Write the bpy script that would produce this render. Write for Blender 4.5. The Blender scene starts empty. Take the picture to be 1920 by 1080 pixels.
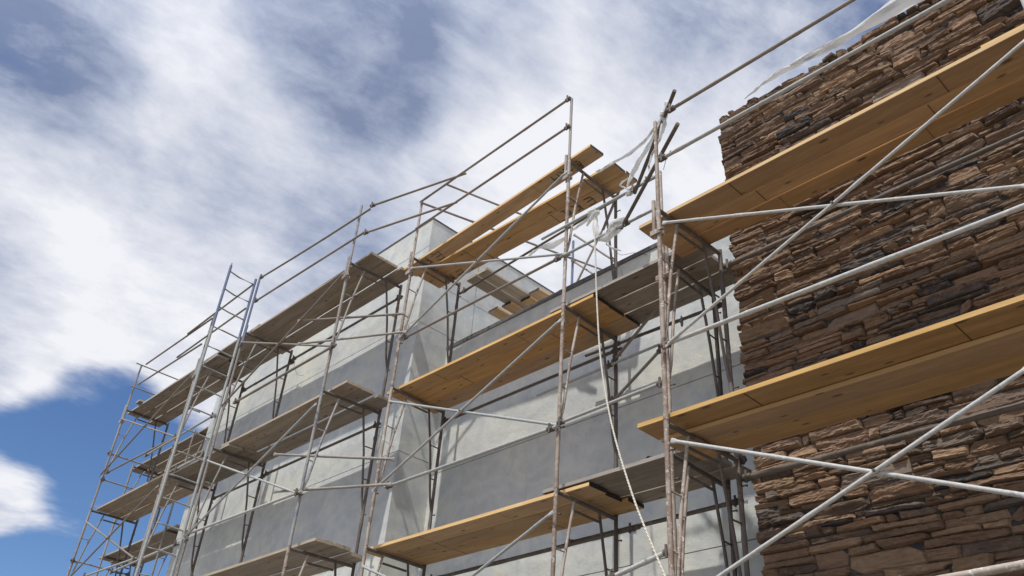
import bpy, math, random
import numpy as np
from mathutils import Vector, Matrix, noise as mnoise

scene = bpy.context.scene
col = scene.collection
R = math.radians
G = 4.55            # height of the reference deck level above the ground

# ------------------------------------------------------------------ camera
F_PX, ROLL, PITCH, YAW = 1614.825, 0.0808, 0.5951, -0.8452
CAM = np.array([5.353, -5.481, -2.951])
def cam_axes():
    cy, sy = math.cos(YAW), math.sin(YAW); cp, sp = math.cos(PITCH), math.sin(PITCH)
    cr, sr = math.cos(ROLL), math.sin(ROLL)
    fwd = np.array([sy*cp, cy*cp, sp]); right = np.array([cy, -sy, 0.]); up = np.cross(right, fwd)
    return cr*right + sr*up, -sr*right + cr*up, fwd
RT, UP, FW = cam_axes()
cd = bpy.data.cameras.new("camera"); cam = bpy.data.objects.new("camera", cd); col.objects.link(cam)
cd.sensor_width = 36.0; cd.lens = 36.0*F_PX/1920.0; cd.clip_start = 0.05; cd.clip_end = 5000
m = Matrix.Identity(4)
for i in range(3):
    m[i][0] = RT[i]; m[i][1] = UP[i]; m[i][2] = -FW[i]
m[0][3], m[1][3], m[2][3] = CAM[0], CAM[1], CAM[2] + G
cam.matrix_world = m
scene.camera = cam

def ray(u, v):
    return RT*(u-960)/F_PX + UP*(540-v)/F_PX + FW
def at(u, v, **k):
    """the survey point on a plane X=, Y= or Z= seen at photo position u, v (survey height, ground at -G)"""
    r = ray(u, v); ax = 'XYZ'.index(list(k)[0]); val = list(k.values())[0]
    p = CAM + r*(val - CAM[ax])/r[ax]
    return (float(p[0]), float(p[1]), float(p[2]))
def near(u, v, a, b):
    """point of the 3-D line a-b closest to the view ray of u, v"""
    a = np.array(a, float); b = np.array(b, float); d = b-a; r = ray(u, v)
    A = np.array([[d@d, -d@r], [d@r, -(r@r)]]); w = CAM - a
    t, s = np.linalg.solve(A, np.array([d@w, r@w]))
    return tuple(a + d*t)

# ------------------------------------------------------------------ materials
def newmat(name):
    mt = bpy.data.materials.new(name); mt.use_nodes = True
    nt = mt.node_tree; b = nt.nodes["Principled BSDF"]
    return mt, nt, b
def N(nt, t, **kw):
    n = nt.nodes.new(t)
    for k, v in kw.items():
        if k.startswith('i_'):
            n.inputs[int(k[2:])].default_value = v
        else:
            setattr(n, k, v)
    return n
def noise_tex(nt, vec, scale, detail=5, rough=0.55, dist=0.0):
    n = nt.nodes.new("ShaderNodeTexNoise"); n.inputs["Scale"].default_value = scale
    n.inputs["Detail"].default_value = detail; n.inputs["Roughness"].default_value = rough
    n.inputs["Distortion"].default_value = dist
    if vec is not None: nt.links.new(vec, n.inputs["Vector"])
    return n.outputs["Fac"]
def ramp(nt, fac, stops, interp='LINEAR'):
    r = nt.nodes.new("ShaderNodeValToRGB"); cr = r.color_ramp; cr.interpolation = interp
    while len(cr.elements) < len(stops): cr.elements.new(0.5)
    for e, (p, c) in zip(cr.elements, stops):
        e.position = p
        e.color = (c, c, c, 1) if isinstance(c, (int, float)) else (c[0], c[1], c[2], 1)
    nt.links.new(fac, r.inputs["Fac"]); return r.outputs["Color"]
def mix(nt, fac, a, b, mode='MIX'):
    n = nt.nodes.new("ShaderNodeMix"); n.data_type = 'RGBA'; n.blend_type = mode; n.clamp_factor = True
    for s, v in ((n.inputs[0], fac), (n.inputs[6], a), (n.inputs[7], b)):
        if isinstance(v, bpy.types.NodeSocket): nt.links.new(v, s)
        elif isinstance(v, (int, float)): s.default_value = v if s.type == 'VALUE' else (v, v, v, 1)
        else: s.default_value = (v[0], v[1], v[2], 1)
    return n.outputs[2]
def mth(nt, op, a, b=None, c=None, clamp=False):
    n = nt.nodes.new("ShaderNodeMath"); n.operation = op; n.use_clamp = clamp
    for i, v in enumerate((a, b, c)):
        if v is None: continue
        if isinstance(v, bpy.types.NodeSocket): nt.links.new(v, n.inputs[i])
        else: n.inputs[i].default_value = v
    return n.outputs[0]
def objvec(nt, scale=(1, 1, 1), rnd=True):
    """object coordinates, shifted by the object's own random number"""
    tc = nt.nodes.new("ShaderNodeTexCoord"); oi = nt.nodes.new("ShaderNodeObjectInfo")
    mp = nt.nodes.new("ShaderNodeMapping"); mp.inputs["Scale"].default_value = scale
    nt.links.new(tc.outputs["Object"], mp.inputs["Vector"])
    if not rnd: return mp.outputs["Vector"], oi.outputs["Random"]
    s = mth(nt, 'MULTIPLY', oi.outputs["Random"], 37.0)
    va = nt.nodes.new("ShaderNodeVectorMath"); va.operation = 'ADD'
    nt.links.new(mp.outputs["Vector"], va.inputs[0]); nt.links.new(s, va.inputs[1])
    return va.outputs[0], oi.outputs["Random"]
def bump(nt, b, h, strength, dist):
    n = nt.nodes.new("ShaderNodeBump"); n.inputs["Strength"].default_value = strength; n.inputs["Distance"].default_value = dist
    nt.links.new(h, n.inputs["Height"]); nt.links.new(n.outputs["Normal"], b.inputs["Normal"])

def tube_mat(name, base, rust_amt, splat_amt, paint=None, paint_amt=0.0, base2=None):
    mt, nt, b = newmat(name); v, rnd = objvec(nt)
    n1 = noise_tex(nt, v, 6, 6, 0.7); n2 = noise_tex(nt, v, 34, 5, 0.75); n3 = noise_tex(nt, v, 16, 6, 0.8); n4 = noise_tex(nt, v, 3.2, 3, 0.6)
    c = mix(nt, ramp(nt, n2, [(0.3, 0), (0.7, 1)]), tuple(x*0.72 for x in base), base2 or tuple(x*1.18 for x in base))
    if paint:
        c = mix(nt, ramp(nt, mth(nt, 'ADD', mth(nt, 'MULTIPLY', n1, 0.6), mth(nt, 'MULTIPLY', n2, 0.4)), [(0.62-paint_amt*0.3, 0), (0.66-paint_amt*0.3, 1)]), c, paint)
    rf = ramp(nt, mth(nt, 'ADD', mth(nt, 'MULTIPLY', n3, 0.55), mth(nt, 'MULTIPLY', n4, 0.45)), [(0.63-rust_amt*0.3, 0), (0.72-rust_amt*0.3, 1)])
    rc = mix(nt, n2, (0.125, 0.085, 0.06), (0.33, 0.235, 0.175))
    c = mix(nt, rf, c, rc)
    n5 = noise_tex(nt, v, 1.1, 3, 0.6)
    c = mix(nt, ramp(nt, n5, [(0.48, 0.0), (0.66, 0.62*min(1, splat_amt*1.6))]), c, (0.50, 0.45, 0.39))
    sp = ramp(nt, mth(nt, 'ADD', mth(nt, 'MULTIPLY', n2, 0.7), mth(nt, 'MULTIPLY', n1, 0.3)), [(0.70-splat_amt*0.3, 0), (0.73-splat_amt*0.3, 1)])
    c = mix(nt, sp, c, (0.64, 0.61, 0.56))
    nt.links.new(c, b.inputs["Base Color"])
    b.inputs["Roughness"].default_value = 0.62; b.inputs["Metallic"].default_value = 0.0
    nt.links.new(ramp(nt, n2, [(0.2, 0.5), (0.8, 0.8)]), b.inputs["Roughness"])
    bump(nt, b, mth(nt, 'ADD', n2, mth(nt, 'MULTIPLY', sp, 0.6)), 0.5, 0.004)
    return mt
M = {}
M['rusty'] = tube_mat('rusty steel', (0.37, 0.31, 0.26), 0.60, 0.47)
M['worn'] = tube_mat('worn grey steel', (0.27, 0.25, 0.225), 0.34, 0.36)
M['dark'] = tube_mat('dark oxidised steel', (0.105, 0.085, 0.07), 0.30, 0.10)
M['blue'] = tube_mat('steel with blue paint', (0.30, 0.29, 0.28), 0.24, 0.3, (0.11, 0.125, 0.21), 0.26)
M['bluefull'] = tube_mat('blue painted steel', (0.30, 0.31, 0.33), 0.12, 0.18, (0.125, 0.16, 0.26), 0.75)
M['galv'] = tube_mat('galvanised steel', (0.36, 0.37, 0.36), 0.06, 0.18)
M['pale'] = tube_mat('pale galvanised steel', (0.45, 0.45, 0.43), 0.05, 0.36)
M['rail'] = tube_mat('grey brown steel', (0.22, 0.19, 0.16), 0.3, 0.22)

def wood_mat(name, pal, grain=1.0, edge=None, wear=0.2, scale_x=0.8, knots=0.85):
    mt, nt, b = newmat(name)
    v, rnd = objvec(nt, (scale_x, 9, 9)); v2, _ = objvec(nt, (1, 1, 1))
    n1 = noise_tex(nt, v, 2.2, 6, 0.62, 0.6); n2 = noise_tex(nt, v, 9, 4, 0.7); n3 = noise_tex(nt, v2, 1.7, 4, 0.6)
    c = ramp(nt, n1, [(0.28, pal[0]), (0.5, pal[1]), (0.72, pal[2])])
    c = mix(nt, ramp(nt, n2, [(0.35, 0.0), (0.75, 0.5*grain)]), c, tuple(x*0.55 for x in pal[0]))
    c = mix(nt, ramp(nt, n3, [(0.4, 0.0), (0.75, wear)]), c, (0.36, 0.34, 0.31))
    v3, _ = objvec(nt, (2.4, 7, 7)); vor = nt.nodes.new("ShaderNodeTexVoronoi"); vor.inputs["Scale"].default_value = 1.0; vor.voronoi_dimensions = '2D'
    nt.links.new(v3, vor.inputs["Vector"])
    kc = nt.nodes.new("ShaderNodeSeparateColor"); nt.links.new(vor.outputs["Color"], kc.inputs[0])
    kf = mth(nt, 'MULTIPLY', ramp(nt, mth(nt, 'ADD', vor.outputs["Distance"], mth(nt, 'MULTIPLY', kc.outputs[1], 0.05)), [(0.075, 1.0), (0.13, 0.0)]), mth(nt, 'GREATER_THAN', kc.outputs[0], 0.45))
    c = mix(nt, mth(nt, 'MULTIPLY', kf, knots), c, tuple(x*0.22 for x in pal[0]))
    sps = noise_tex(nt, v2, 24, 5, 0.75); c = mix(nt, ramp(nt, sps, [(0.70-wear*0.1, 0.0), (0.74-wear*0.1, 0.55)]), c, (0.46, 0.44, 0.40))
    lam = noise_tex(nt, objvec(nt, (0.35, 3.2, 14))[0], 3.0, 4, 0.6); c = mix(nt, ramp(nt, lam, [(0.42, 0.30), (0.6, 0.0)]), c, tuple(x*0.6 for x in pal[0]))
    hv = nt.nodes.new("ShaderNodeHueSaturation"); nt.links.new(c, hv.inputs["Color"])
    nt.links.new(mth(nt, 'ADD', mth(nt, 'MULTIPLY', mth(nt, 'FRACT', mth(nt, 'MULTIPLY', rnd, 7.3)), 0.22), 0.86), hv.inputs['Saturation'])
    nt.links.new(mth(nt, 'ADD', mth(nt, 'MULTIPLY', rnd, 0.34), 0.83), hv.inputs["Value"])
    nt.links.new(hv.outputs["Color"], b.inputs["Base Color"]); b.inputs["Roughness"].default_value = 0.72
    bump(nt, b, n2, 0.35, 0.004)
    return mt
M['new'] = wood_mat('new orange plank wood', [(0.33, 0.185, 0.075), (0.42, 0.25, 0.105), (0.49, 0.31, 0.14)], 0.55, wear=0.06)
M['newedge'] = wood_mat('sawn plank edge', [(0.60, 0.36, 0.115), (0.70, 0.43, 0.145), (0.76, 0.50, 0.20)], 0.5, wear=0.05, knots=0)
M['used'] = wood_mat('used plank wood', [(0.22, 0.165, 0.115), (0.29, 0.225, 0.165), (0.36, 0.285, 0.21)], 0.8, wear=0.3)
M['old'] = wood_mat('weathered grey plank wood', [(0.155, 0.118, 0.083), (0.24, 0.187, 0.135), (0.325, 0.262, 0.195)], 1.2, wear=0.45)
M['oldedge'] = wood_mat('weathered plank edge', [(0.36, 0.31, 0.25), (0.46, 0.41, 0.34), (0.55, 0.5, 0.43)], 0.9, wear=0.4, knots=0)
mt, nt, b = newmat('dark sealed plank end'); v, _ = objvec(nt)
nt.links.new(ramp(nt, noise_tex(nt, v, 18, 5), [(0.3, (0.018, 0.017, 0.018)), (0.75, (0.07, 0.06, 0.055))]), b.inputs["Base Color"]); b.inputs["Roughness"].default_value = 0.8
M['end'] = mt
M['usededge'] = wood_mat('worn plank edge', [(0.36, 0.28, 0.19), (0.46, 0.37, 0.26), (0.55, 0.46, 0.35)], 0.9, wear=0.3, knots=0)
mt, nt, b = newmat('black marker ink'); v, _ = objvec(nt)
nt.links.new(ramp(nt, noise_tex(nt, v, 60, 3), [(0.3, (0.012, 0.011, 0.012)), (0.7, (0.03, 0.025, 0.022))]), b.inputs["Base Color"]); M['ink'] = mt

# stucco
mt, nt, b = newmat('grey stucco base coat'); v, _ = objvec(nt, rnd=False)
a1 = noise_tex(nt, v, 0.9, 6, 0.6, 0.4); a2 = noise_tex(nt, v, 5.5, 6, 0.65, 0.3); a3 = noise_tex(nt, v, 150, 3, 0.7); a4 = noise_tex(nt, v, 26, 4, 0.7)
c = ramp(nt, a1, [(0.3, (0.43, 0.46, 0.47)), (0.5, (0.56, 0.58, 0.565)), (0.66, (0.67, 0.67, 0.59))])
c = mix(nt, ramp(nt, a2, [(0.4, 0.0), (0.66, 0.65)]), c, (0.45, 0.475, 0.475))
vs, _ = objvec(nt, (5, 5, 0.55), rnd=False); st = noise_tex(nt, vs, 1.4, 5, 0.65)
c = mix(nt, ramp(nt, st, [(0.56, 0.0), (0.75, 0.30)]), c, (0.34, 0.35, 0.36))
tw_ = nt.nodes.new("ShaderNodeTexWave"); tw_.wave_type = 'RINGS'; tw_.rings_direction = 'SPHERICAL'; tw_.inputs["Scale"].default_value = 1.1; tw_.inputs["Distortion"].default_value = 14.0; tw_.inputs["Detail"].default_value = 4.0; tw_.inputs["Detail Scale"].default_value = 1.4
nt.links.new(v, tw_.inputs["Vector"])
c = mix(nt, ramp(nt, tw_.outputs["Fac"], [(0.45, 0.0), (0.95, 0.28)]), c, (0.66, 0.665, 0.62))
a5 = noise_tex(nt, v, 2.3, 7, 0.7, 0.8)
c = mix(nt, ramp(nt, a5, [(0.54, 0.0), (0.66, 0.55)]), c, (0.62, 0.61, 0.50))
c = mix(nt, ramp(nt, a5, [(0.34, 0.5), (0.46, 0.0)]), c, (0.40, 0.43, 0.435))
c = mix(nt, ramp(nt, a3, [(0.58, 0.0), (0.70, 0.6)]), c, (0.27, 0.27, 0.26))
nt.links.new(c, b.inputs["Base Color"]); b.inputs["Roughness"].default_value = 0.92; b.inputs["Specular IOR Level"].default_value = 0.2
bump(nt, b, mth(nt, 'ADD', mth(nt, 'ADD', mth(nt, 'MULTIPLY', a4, 0.9), a3), mth(nt, 'MULTIPLY', tw_.outputs['Fac'], 0.25)), 0.7, 0.008); M['stucco'] = mt
mt, nt, b = newmat('stucco joint backing'); b.inputs["Base Color"].default_value = (0.16, 0.16, 0.155, 1)
v, _ = objvec(nt, rnd=False); nt.links.new(ramp(nt, noise_tex(nt, v, 30), [(0.3, (0.13, 0.13, 0.13)), (0.7, (0.2, 0.2, 0.19))]), b.inputs["Base Color"]); M['joint'] = mt
mt, nt, b = newmat('dark roof membrane'); v, _ = objvec(nt, rnd=False)
nt.links.new(ramp(nt, noise_tex(nt, v, 14, 6), [(0.3, (0.06, 0.058, 0.056)), (0.7, (0.145, 0.14, 0.135))]), b.inputs["Base Color"]); b.inputs["Roughness"].default_value = 0.8
bump(nt, b, noise_tex(nt, v, 22, 4), 0.6, 0.01); M['membrane'] = mt
mt, nt, b = newmat('white roof membrane'); v, _ = objvec(nt, rnd=False)
nt.links.new(ramp(nt, noise_tex(nt, v, 3, 6), [(0.3, (0.62, 0.61, 0.58)), (0.7, (0.76, 0.75, 0.72))]), b.inputs['Base Color']); b.inputs['Roughness'].default_value = 0.8; M['whiteroof'] = mt

# stone: each stone carries its own colour
mt, nt, b = newmat('split ledge stone')
at_ = nt.nodes.new("ShaderNodeAttribute"); at_.attribute_name = "stone"; at_.attribute_type = 'GEOMETRY'
v, _ = objvec(nt, (8, 8, 20), rnd=False); v2, _ = objvec(nt, (1, 1, 1), rnd=False)
s1 = noise_tex(nt, v, 1.0, 7, 0.68, 0.8); s2 = noise_tex(nt, v2, 70, 5, 0.75); s3 = noise_tex(nt, v2, 16, 5, 0.6, 0.5)
c = mix(nt, 1.0, at_.outputs["Color"], ramp(nt, s1, [(0.25, (0.68, 0.66, 0.65)), (0.5, (0.96, 0.96, 0.96)), (0.75, (1.22, 1.20, 1.16))]), 'MULTIPLY')
c = mix(nt, ramp(nt, s3, [(0.5, 0.0), (0.72, 0.45)]), c, (0.265, 0.172, 0.105))
c = mix(nt, ramp(nt, s3, [(0.28, 0.5), (0.42, 0.0)]), c, (0.11, 0.085, 0.075))
c = mix(nt, ramp(nt, s2, [(0.6, 0.0), (0.75, 0.35)]), c, (0.06, 0.05, 0.045))
nt.links.new(c, b.inputs["Base Color"]); b.inputs["Roughness"].default_value = 0.88; b.inputs["Specular IOR Level"].default_value = 0.25
bump(nt, b, mth(nt, 'ADD', mth(nt, 'MULTIPLY', s1, 1.0), mth(nt, 'MULTIPLY', s2, 0.35)), 0.9, 0.014); M['stone'] = mt
mt, nt, b = newmat('dark mortar bed'); v, _ = objvec(nt, rnd=False)
nt.links.new(ramp(nt, noise_tex(nt, v, 25, 5), [(0.3, (0.03, 0.028, 0.027)), (0.7, (0.075, 0.07, 0.067))]), b.inputs["Base Color"]); b.inputs["Roughness"].default_value = 0.95; M['mortar'] = mt

mt, nt, b = newmat('bare sandy ground'); v, _ = objvec(nt, rnd=False)
g1 = noise_tex(nt, v, 0.35, 6, 0.6); g2 = noise_tex(nt, v, 9, 6, 0.7)
nt.links.new(mix(nt, g2, ramp(nt, g1, [(0.3, (0.21, 0.185, 0.155)), (0.7, (0.28, 0.255, 0.215))]), (0.17, 0.15, 0.125)), b.inputs["Base Color"]); b.inputs["Roughness"].default_value = 0.95
bump(nt, b, g2, 0.6, 0.03); M['ground'] = mt

mt, nt, b = newmat('milky plastic film'); v, _ = objvec(nt)
f1 = noise_tex(nt, v, 14, 4, 0.6)
nt.links.new(ramp(nt, f1, [(0.3, (0.74, 0.75, 0.74)), (0.7, (0.9, 0.9, 0.87))]), b.inputs["Base Color"]); b.inputs["Roughness"].default_value = 0.5
tr = nt.nodes.new("ShaderNodeBsdfTranslucent"); tr.inputs["Color"].default_value = (0.95, 0.95, 0.9, 1)
tp = nt.nodes.new("ShaderNodeBsdfTransparent"); m1 = nt.nodes.new("ShaderNodeMixShader"); m2 = nt.nodes.new("ShaderNodeMixShader")
m1.inputs[0].default_value = 0.45; nt.links.new(b.outputs[0], m1.inputs[1]); nt.links.new(tr.outputs[0], m1.inputs[2])
nt.links.new(ramp(nt, noise_tex(nt, v, 5, 3), [(0.35, 0.0), (0.75, 0.16)]), m2.inputs[0]); nt.links.new(m1.outputs[0], m2.inputs[1]); nt.links.new(tp.outputs[0], m2.inputs[2])
nt.links.new(m2.outputs[0], nt.nodes["Material Output"].inputs["Surface"]); bump(nt, b, f1, 0.6, 0.01); M['film'] = mt
mt, nt, b = newmat('cream rope fibre'); v, _ = objvec(nt, (1, 1, 1))
wv = nt.nodes.new("ShaderNodeTexWave"); wv.inputs["Scale"].default_value = 30; wv.bands_direction = 'DIAGONAL'; nt.links.new(v, wv.inputs["Vector"])
nt.links.new(ramp(nt, wv.outputs["Fac"], [(0.1, (0.46, 0.42, 0.34)), (0.6, (0.80, 0.76, 0.66))]), b.inputs["Base Color"]); b.inputs["Roughness"].default_value = 0.9
bump(nt, b, wv.outputs["Fac"], 0.8, 0.006); M['rope'] = mt

# ------------------------------------------------------------------ mesh helpers
class MB:
    def __init__(s): s.v = []; s.f = []; s.mi = []; s.sm = []
    def add(s, vs, fs, mi=0, sm=False):
        o = len(s.v); s.v += [tuple(map(float, p)) for p in vs]
        for f in fs: s.f.append(tuple(i+o for i in f)); s.mi.append(mi); s.sm.append(sm)
    def box(s, lo, hi, mi=0):
        x0, y0, z0 = lo; x1, y1, z1 = hi
        s.add([(x0,y0,z0),(x1,y0,z0),(x1,y1,z0),(x0,y1,z0),(x0,y0,z1),(x1,y0,z1),(x1,y1,z1),(x0,y1,z1)],
              [(3,2,1,0),(4,5,6,7),(0,1,5,4),(1,2,6,5),(2,3,7,6),(3,0,4,7)], mi)
    def tube(s, pts, r, n=10, mi=0, flat=0.0, flat_dir=(0, 1, 0), wob=0.0):
        """round bar along points; flat > 0 squashes both ends (a brace's hammered ends) over that length"""
        P = [np.array(p, float) for p in pts]
        if wob > 0:
            Q = []; rs_ = []; r0 = r if isinstance(r, (int, float)) else r[0]; sd = (len(s.v)*0.37+P[0][0]*3.1+P[-1][2]) % 97
            for i in range(len(P)-1):
                L_ = np.linalg.norm(P[i+1]-P[i]); m_ = max(1, int(L_/0.045))
                for j in range(m_): Q.append(P[i]*(1-j/m_)+P[i+1]*(j/m_))
            Q.append(P[-1])
            for i in range(len(Q)):
                k = mnoise.noise(Vector((i*0.31, sd, 1.7))); k2 = mnoise.noise(Vector((i*0.9, sd, 5.1)))
                rs_.append(r0*(1+wob*(0.05*k2+max(0, k-0.25)*0.42)))
            if flat <= 0: P = Q; r = rs_
            elif len(Q) > 4:
                r = [r0, r0, r0] + rs_[2:-2] + [r0, r0, r0]
                d = Q[-1]-Q[0]; L = np.linalg.norm(d); d = d/L
                P = [Q[0], Q[0]+d*flat*0.6, Q[0]+d*flat*1.2] + [q for q in Q[2:-2]] + [Q[-1]-d*flat*1.2, Q[-1]-d*flat*0.6, Q[-1]]
        if flat > 0 and wob <= 0:
            d = P[1]-P[0]; L = np.linalg.norm(d); d = d/L; e = P[-1]-P[-2]; Le = np.linalg.norm(e); e = e/Le
            P = [P[0], P[0]+d*flat*0.6, P[0]+d*flat*1.2] + P[1:-1] + [P[-1]-e*flat*1.2, P[-1]-e*flat*0.6, P[-1]]
        rs = r if isinstance(r, (list, tuple)) else [r]*len(P)
        rings = []; prev = None
        for i, p in enumerate(P):
            t = P[min(i+1, len(P)-1)] - P[max(i-1, 0)]; t = t/np.linalg.norm(t)
            ref = np.array(flat_dir, float); ref = ref - t*(ref@t)
            if np.linalg.norm(ref) < 1e-3: ref = np.array([1., 0, 0]); ref = ref - t*(ref@t)
            a = ref/np.linalg.norm(ref); bb = np.cross(t, a)
            ka = kb = 1.0
            if flat > 0 and (i < 2 or i > len(P)-3): ka, kb = 0.26, 1.55
            rings.append([p + (a*math.cos(2*math.pi*k/n)*ka + bb*math.sin(2*math.pi*k/n)*kb)*rs[i] for k in range(n)])
        vs = [q for rg in rings for q in rg]; fs = []
        for i in range(len(rings)-1):
            for k in range(n):
                fs.append((i*n+k, i*n+(k+1) % n, (i+1)*n+(k+1) % n, (i+1)*n+k))
        s.add(vs, fs, mi, True)
        o = len(rings)-1
        s.add(rings[0], [tuple(range(n-1, -1, -1))], mi); s.add(rings[o], [tuple(range(n))], mi)
    def mesh(s, name, mats):
        me = bpy.data.meshes.new(name); me.from_pydata(s.v, [], s.f)
        me.polygons.foreach_set('material_index', s.mi); me.polygons.foreach_set('use_smooth', s.sm)
        for mm in (mats if isinstance(mats, (list, tuple)) else [mats]): me.materials.append(M[mm] if isinstance(mm, str) else mm)
        me.update(); return me
def tag(o, label=None, cat=None, group=None, kind=None):
    if label: o['label'] = label
    if cat: o['category'] = cat
    if group: o['group'] = group
    if kind: o['kind'] = kind
    return o
def link(name, me, parent=None, loc=(0, 0, 0), rot=None):
    o = bpy.data.objects.new(name, me); col.objects.link(o); o.location = loc
    if rot is not None: o.rotation_euler = rot
    if parent: o.parent = parent
    return o
def W_(p): return (p[0], p[1], p[2]+G)
def local(mb, org):
    mb.v = [(x-org[0], y-org[1], z-org[2]) for x, y, z in mb.v]; return mb
rng = random.Random(7)

# ------------------------------------------------------------------ ground
mb = MB(); mb.add([(-1500,-1500,0),(1500,-1500,0),(1500,1500,0),(-1500,1500,0)], [(0,1,2,3)])
tag(link('ground', mb.mesh('ground', 'ground')), kind='structure')

# ------------------------------------------------------------------ stucco building
YL, YW, XC, XL = 0.64, 1.225, -3.55, -10.05
TOP_T, TOP_P = 5.50, 3.36
JT = 0.010
bld = bpy.data.objects.new('stucco_building', None); col.objects.link(bld); bld.location = (-3.5, 3.5, 0)
tag(bld, 'grey stucco building with a tall tower and a lower parapet wall behind the scaffolding', 'building')
BL = (-3.5, 3.5, 0)
def panels(lo, hi, cuts, axis, mb):
    c = [lo[axis]] + cuts + [hi[axis]]
    for i in range(len(c)-1):
        l = list(lo); h = list(hi); l[axis] = c[i] + (JT/2 if i else 0); h[axis] = c[i+1] - (JT/2 if i < len(c)-2 else 0)
        yield tuple(l), tuple(h)
# tower: panels of stucco 3 cm proud of a backing core, joints between them
mb = MB()
zc = [0.15-1.9+G, 1.57+G-2.05*0, 3.63+G, 4.95+G]
zc = [-0.45+G, 1.57+G, 3.63+G, 4.97+G]
for lo, hi in panels((XL, YL, 0.0), (XC, YL+0.03, TOP_T+G), zc, 2, mb): mb.box(lo, hi, 0)
zs = [-0.3+G, 1.57+G, 3.60+G, 4.38+G]
for lo, hi in panels((XC-0.03, YL+0.03, 0.0), (XC, 8.0, TOP_T+G), zs, 2, mb):
    for l2, h2 in panels(lo, hi, [1.66, 4.0] if lo[2] > 3.5+G else [4.0], 1, mb): mb.box(l2, h2, 0)
mb.box((XL, YL+0.03, 0), (XL+0.03, 8.0, TOP_T+G), 0)
mb.box((XL+0.03, YL+0.04, 0.0), (XC-0.04, 7.99, TOP_T+G-0.02), 1)
tw_o = link('tower', local(mb, BL).mesh('tower', ['stucco', 'joint']), bld)
mb = MB(); mb.box((XL-0.012, YL-0.012, TOP_T+G), (XC+0.012, YL+0.25, TOP_T+G+0.022)); mb.box((XC-0.25, YL+0.25, TOP_T+G), (XC+0.012, 8.0, TOP_T+G+0.022)); mb.box((XL-0.012, YL+0.25, TOP_T+G), (XL+0.25, 8.0, TOP_T+G+0.022))
link('roof_edge', local(mb, BL).mesh('roof_edge', ['membrane']), tw_o)
mb = MB()
for lo, hi in panels((XC, YW, 0.0), (9.5, YW+0.03, TOP_P+G), [-0.36+G, 1.41+G], 2, mb): mb.box(lo, hi, 0)
mb.box((XC, YW+0.035, 0), (9.5, YW+0.30, TOP_P+G-0.01), 1)
pw_o = link('parapet_wall', local(mb, BL).mesh('parapet_wall', ['stucco', 'joint']), bld)
mb = MB(); rr = random.Random(3); x = XC + 0.012; zt = TOP_P+G
while x < 9.5:
    L = rr.uniform(0.5, 1.4); h = 0.045 + rr.uniform(0, 0.018); dy = rr.uniform(0, 0.012)
    mb.box((x, YW-0.012-dy, zt-0.004), (min(x+L, 9.5), YW+0.32, zt+h)); x += L-0.012+0.013
link('parapet_cap', local(mb, BL).mesh('parapet_cap', ['membrane']), pw_o)
mb = MB(); mb.box((XC, YW+0.301, TOP_P+G-0.65), (9.5, 8.0, TOP_P+G-0.5)); mb.box((XL+0.04, YL+0.25, TOP_T+G-0.05), (XC-0.25, 8.0, TOP_T+G-0.021))
link('flat_roof', local(mb, BL).mesh('flat_roof', ['whiteroof']), bld)

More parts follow.
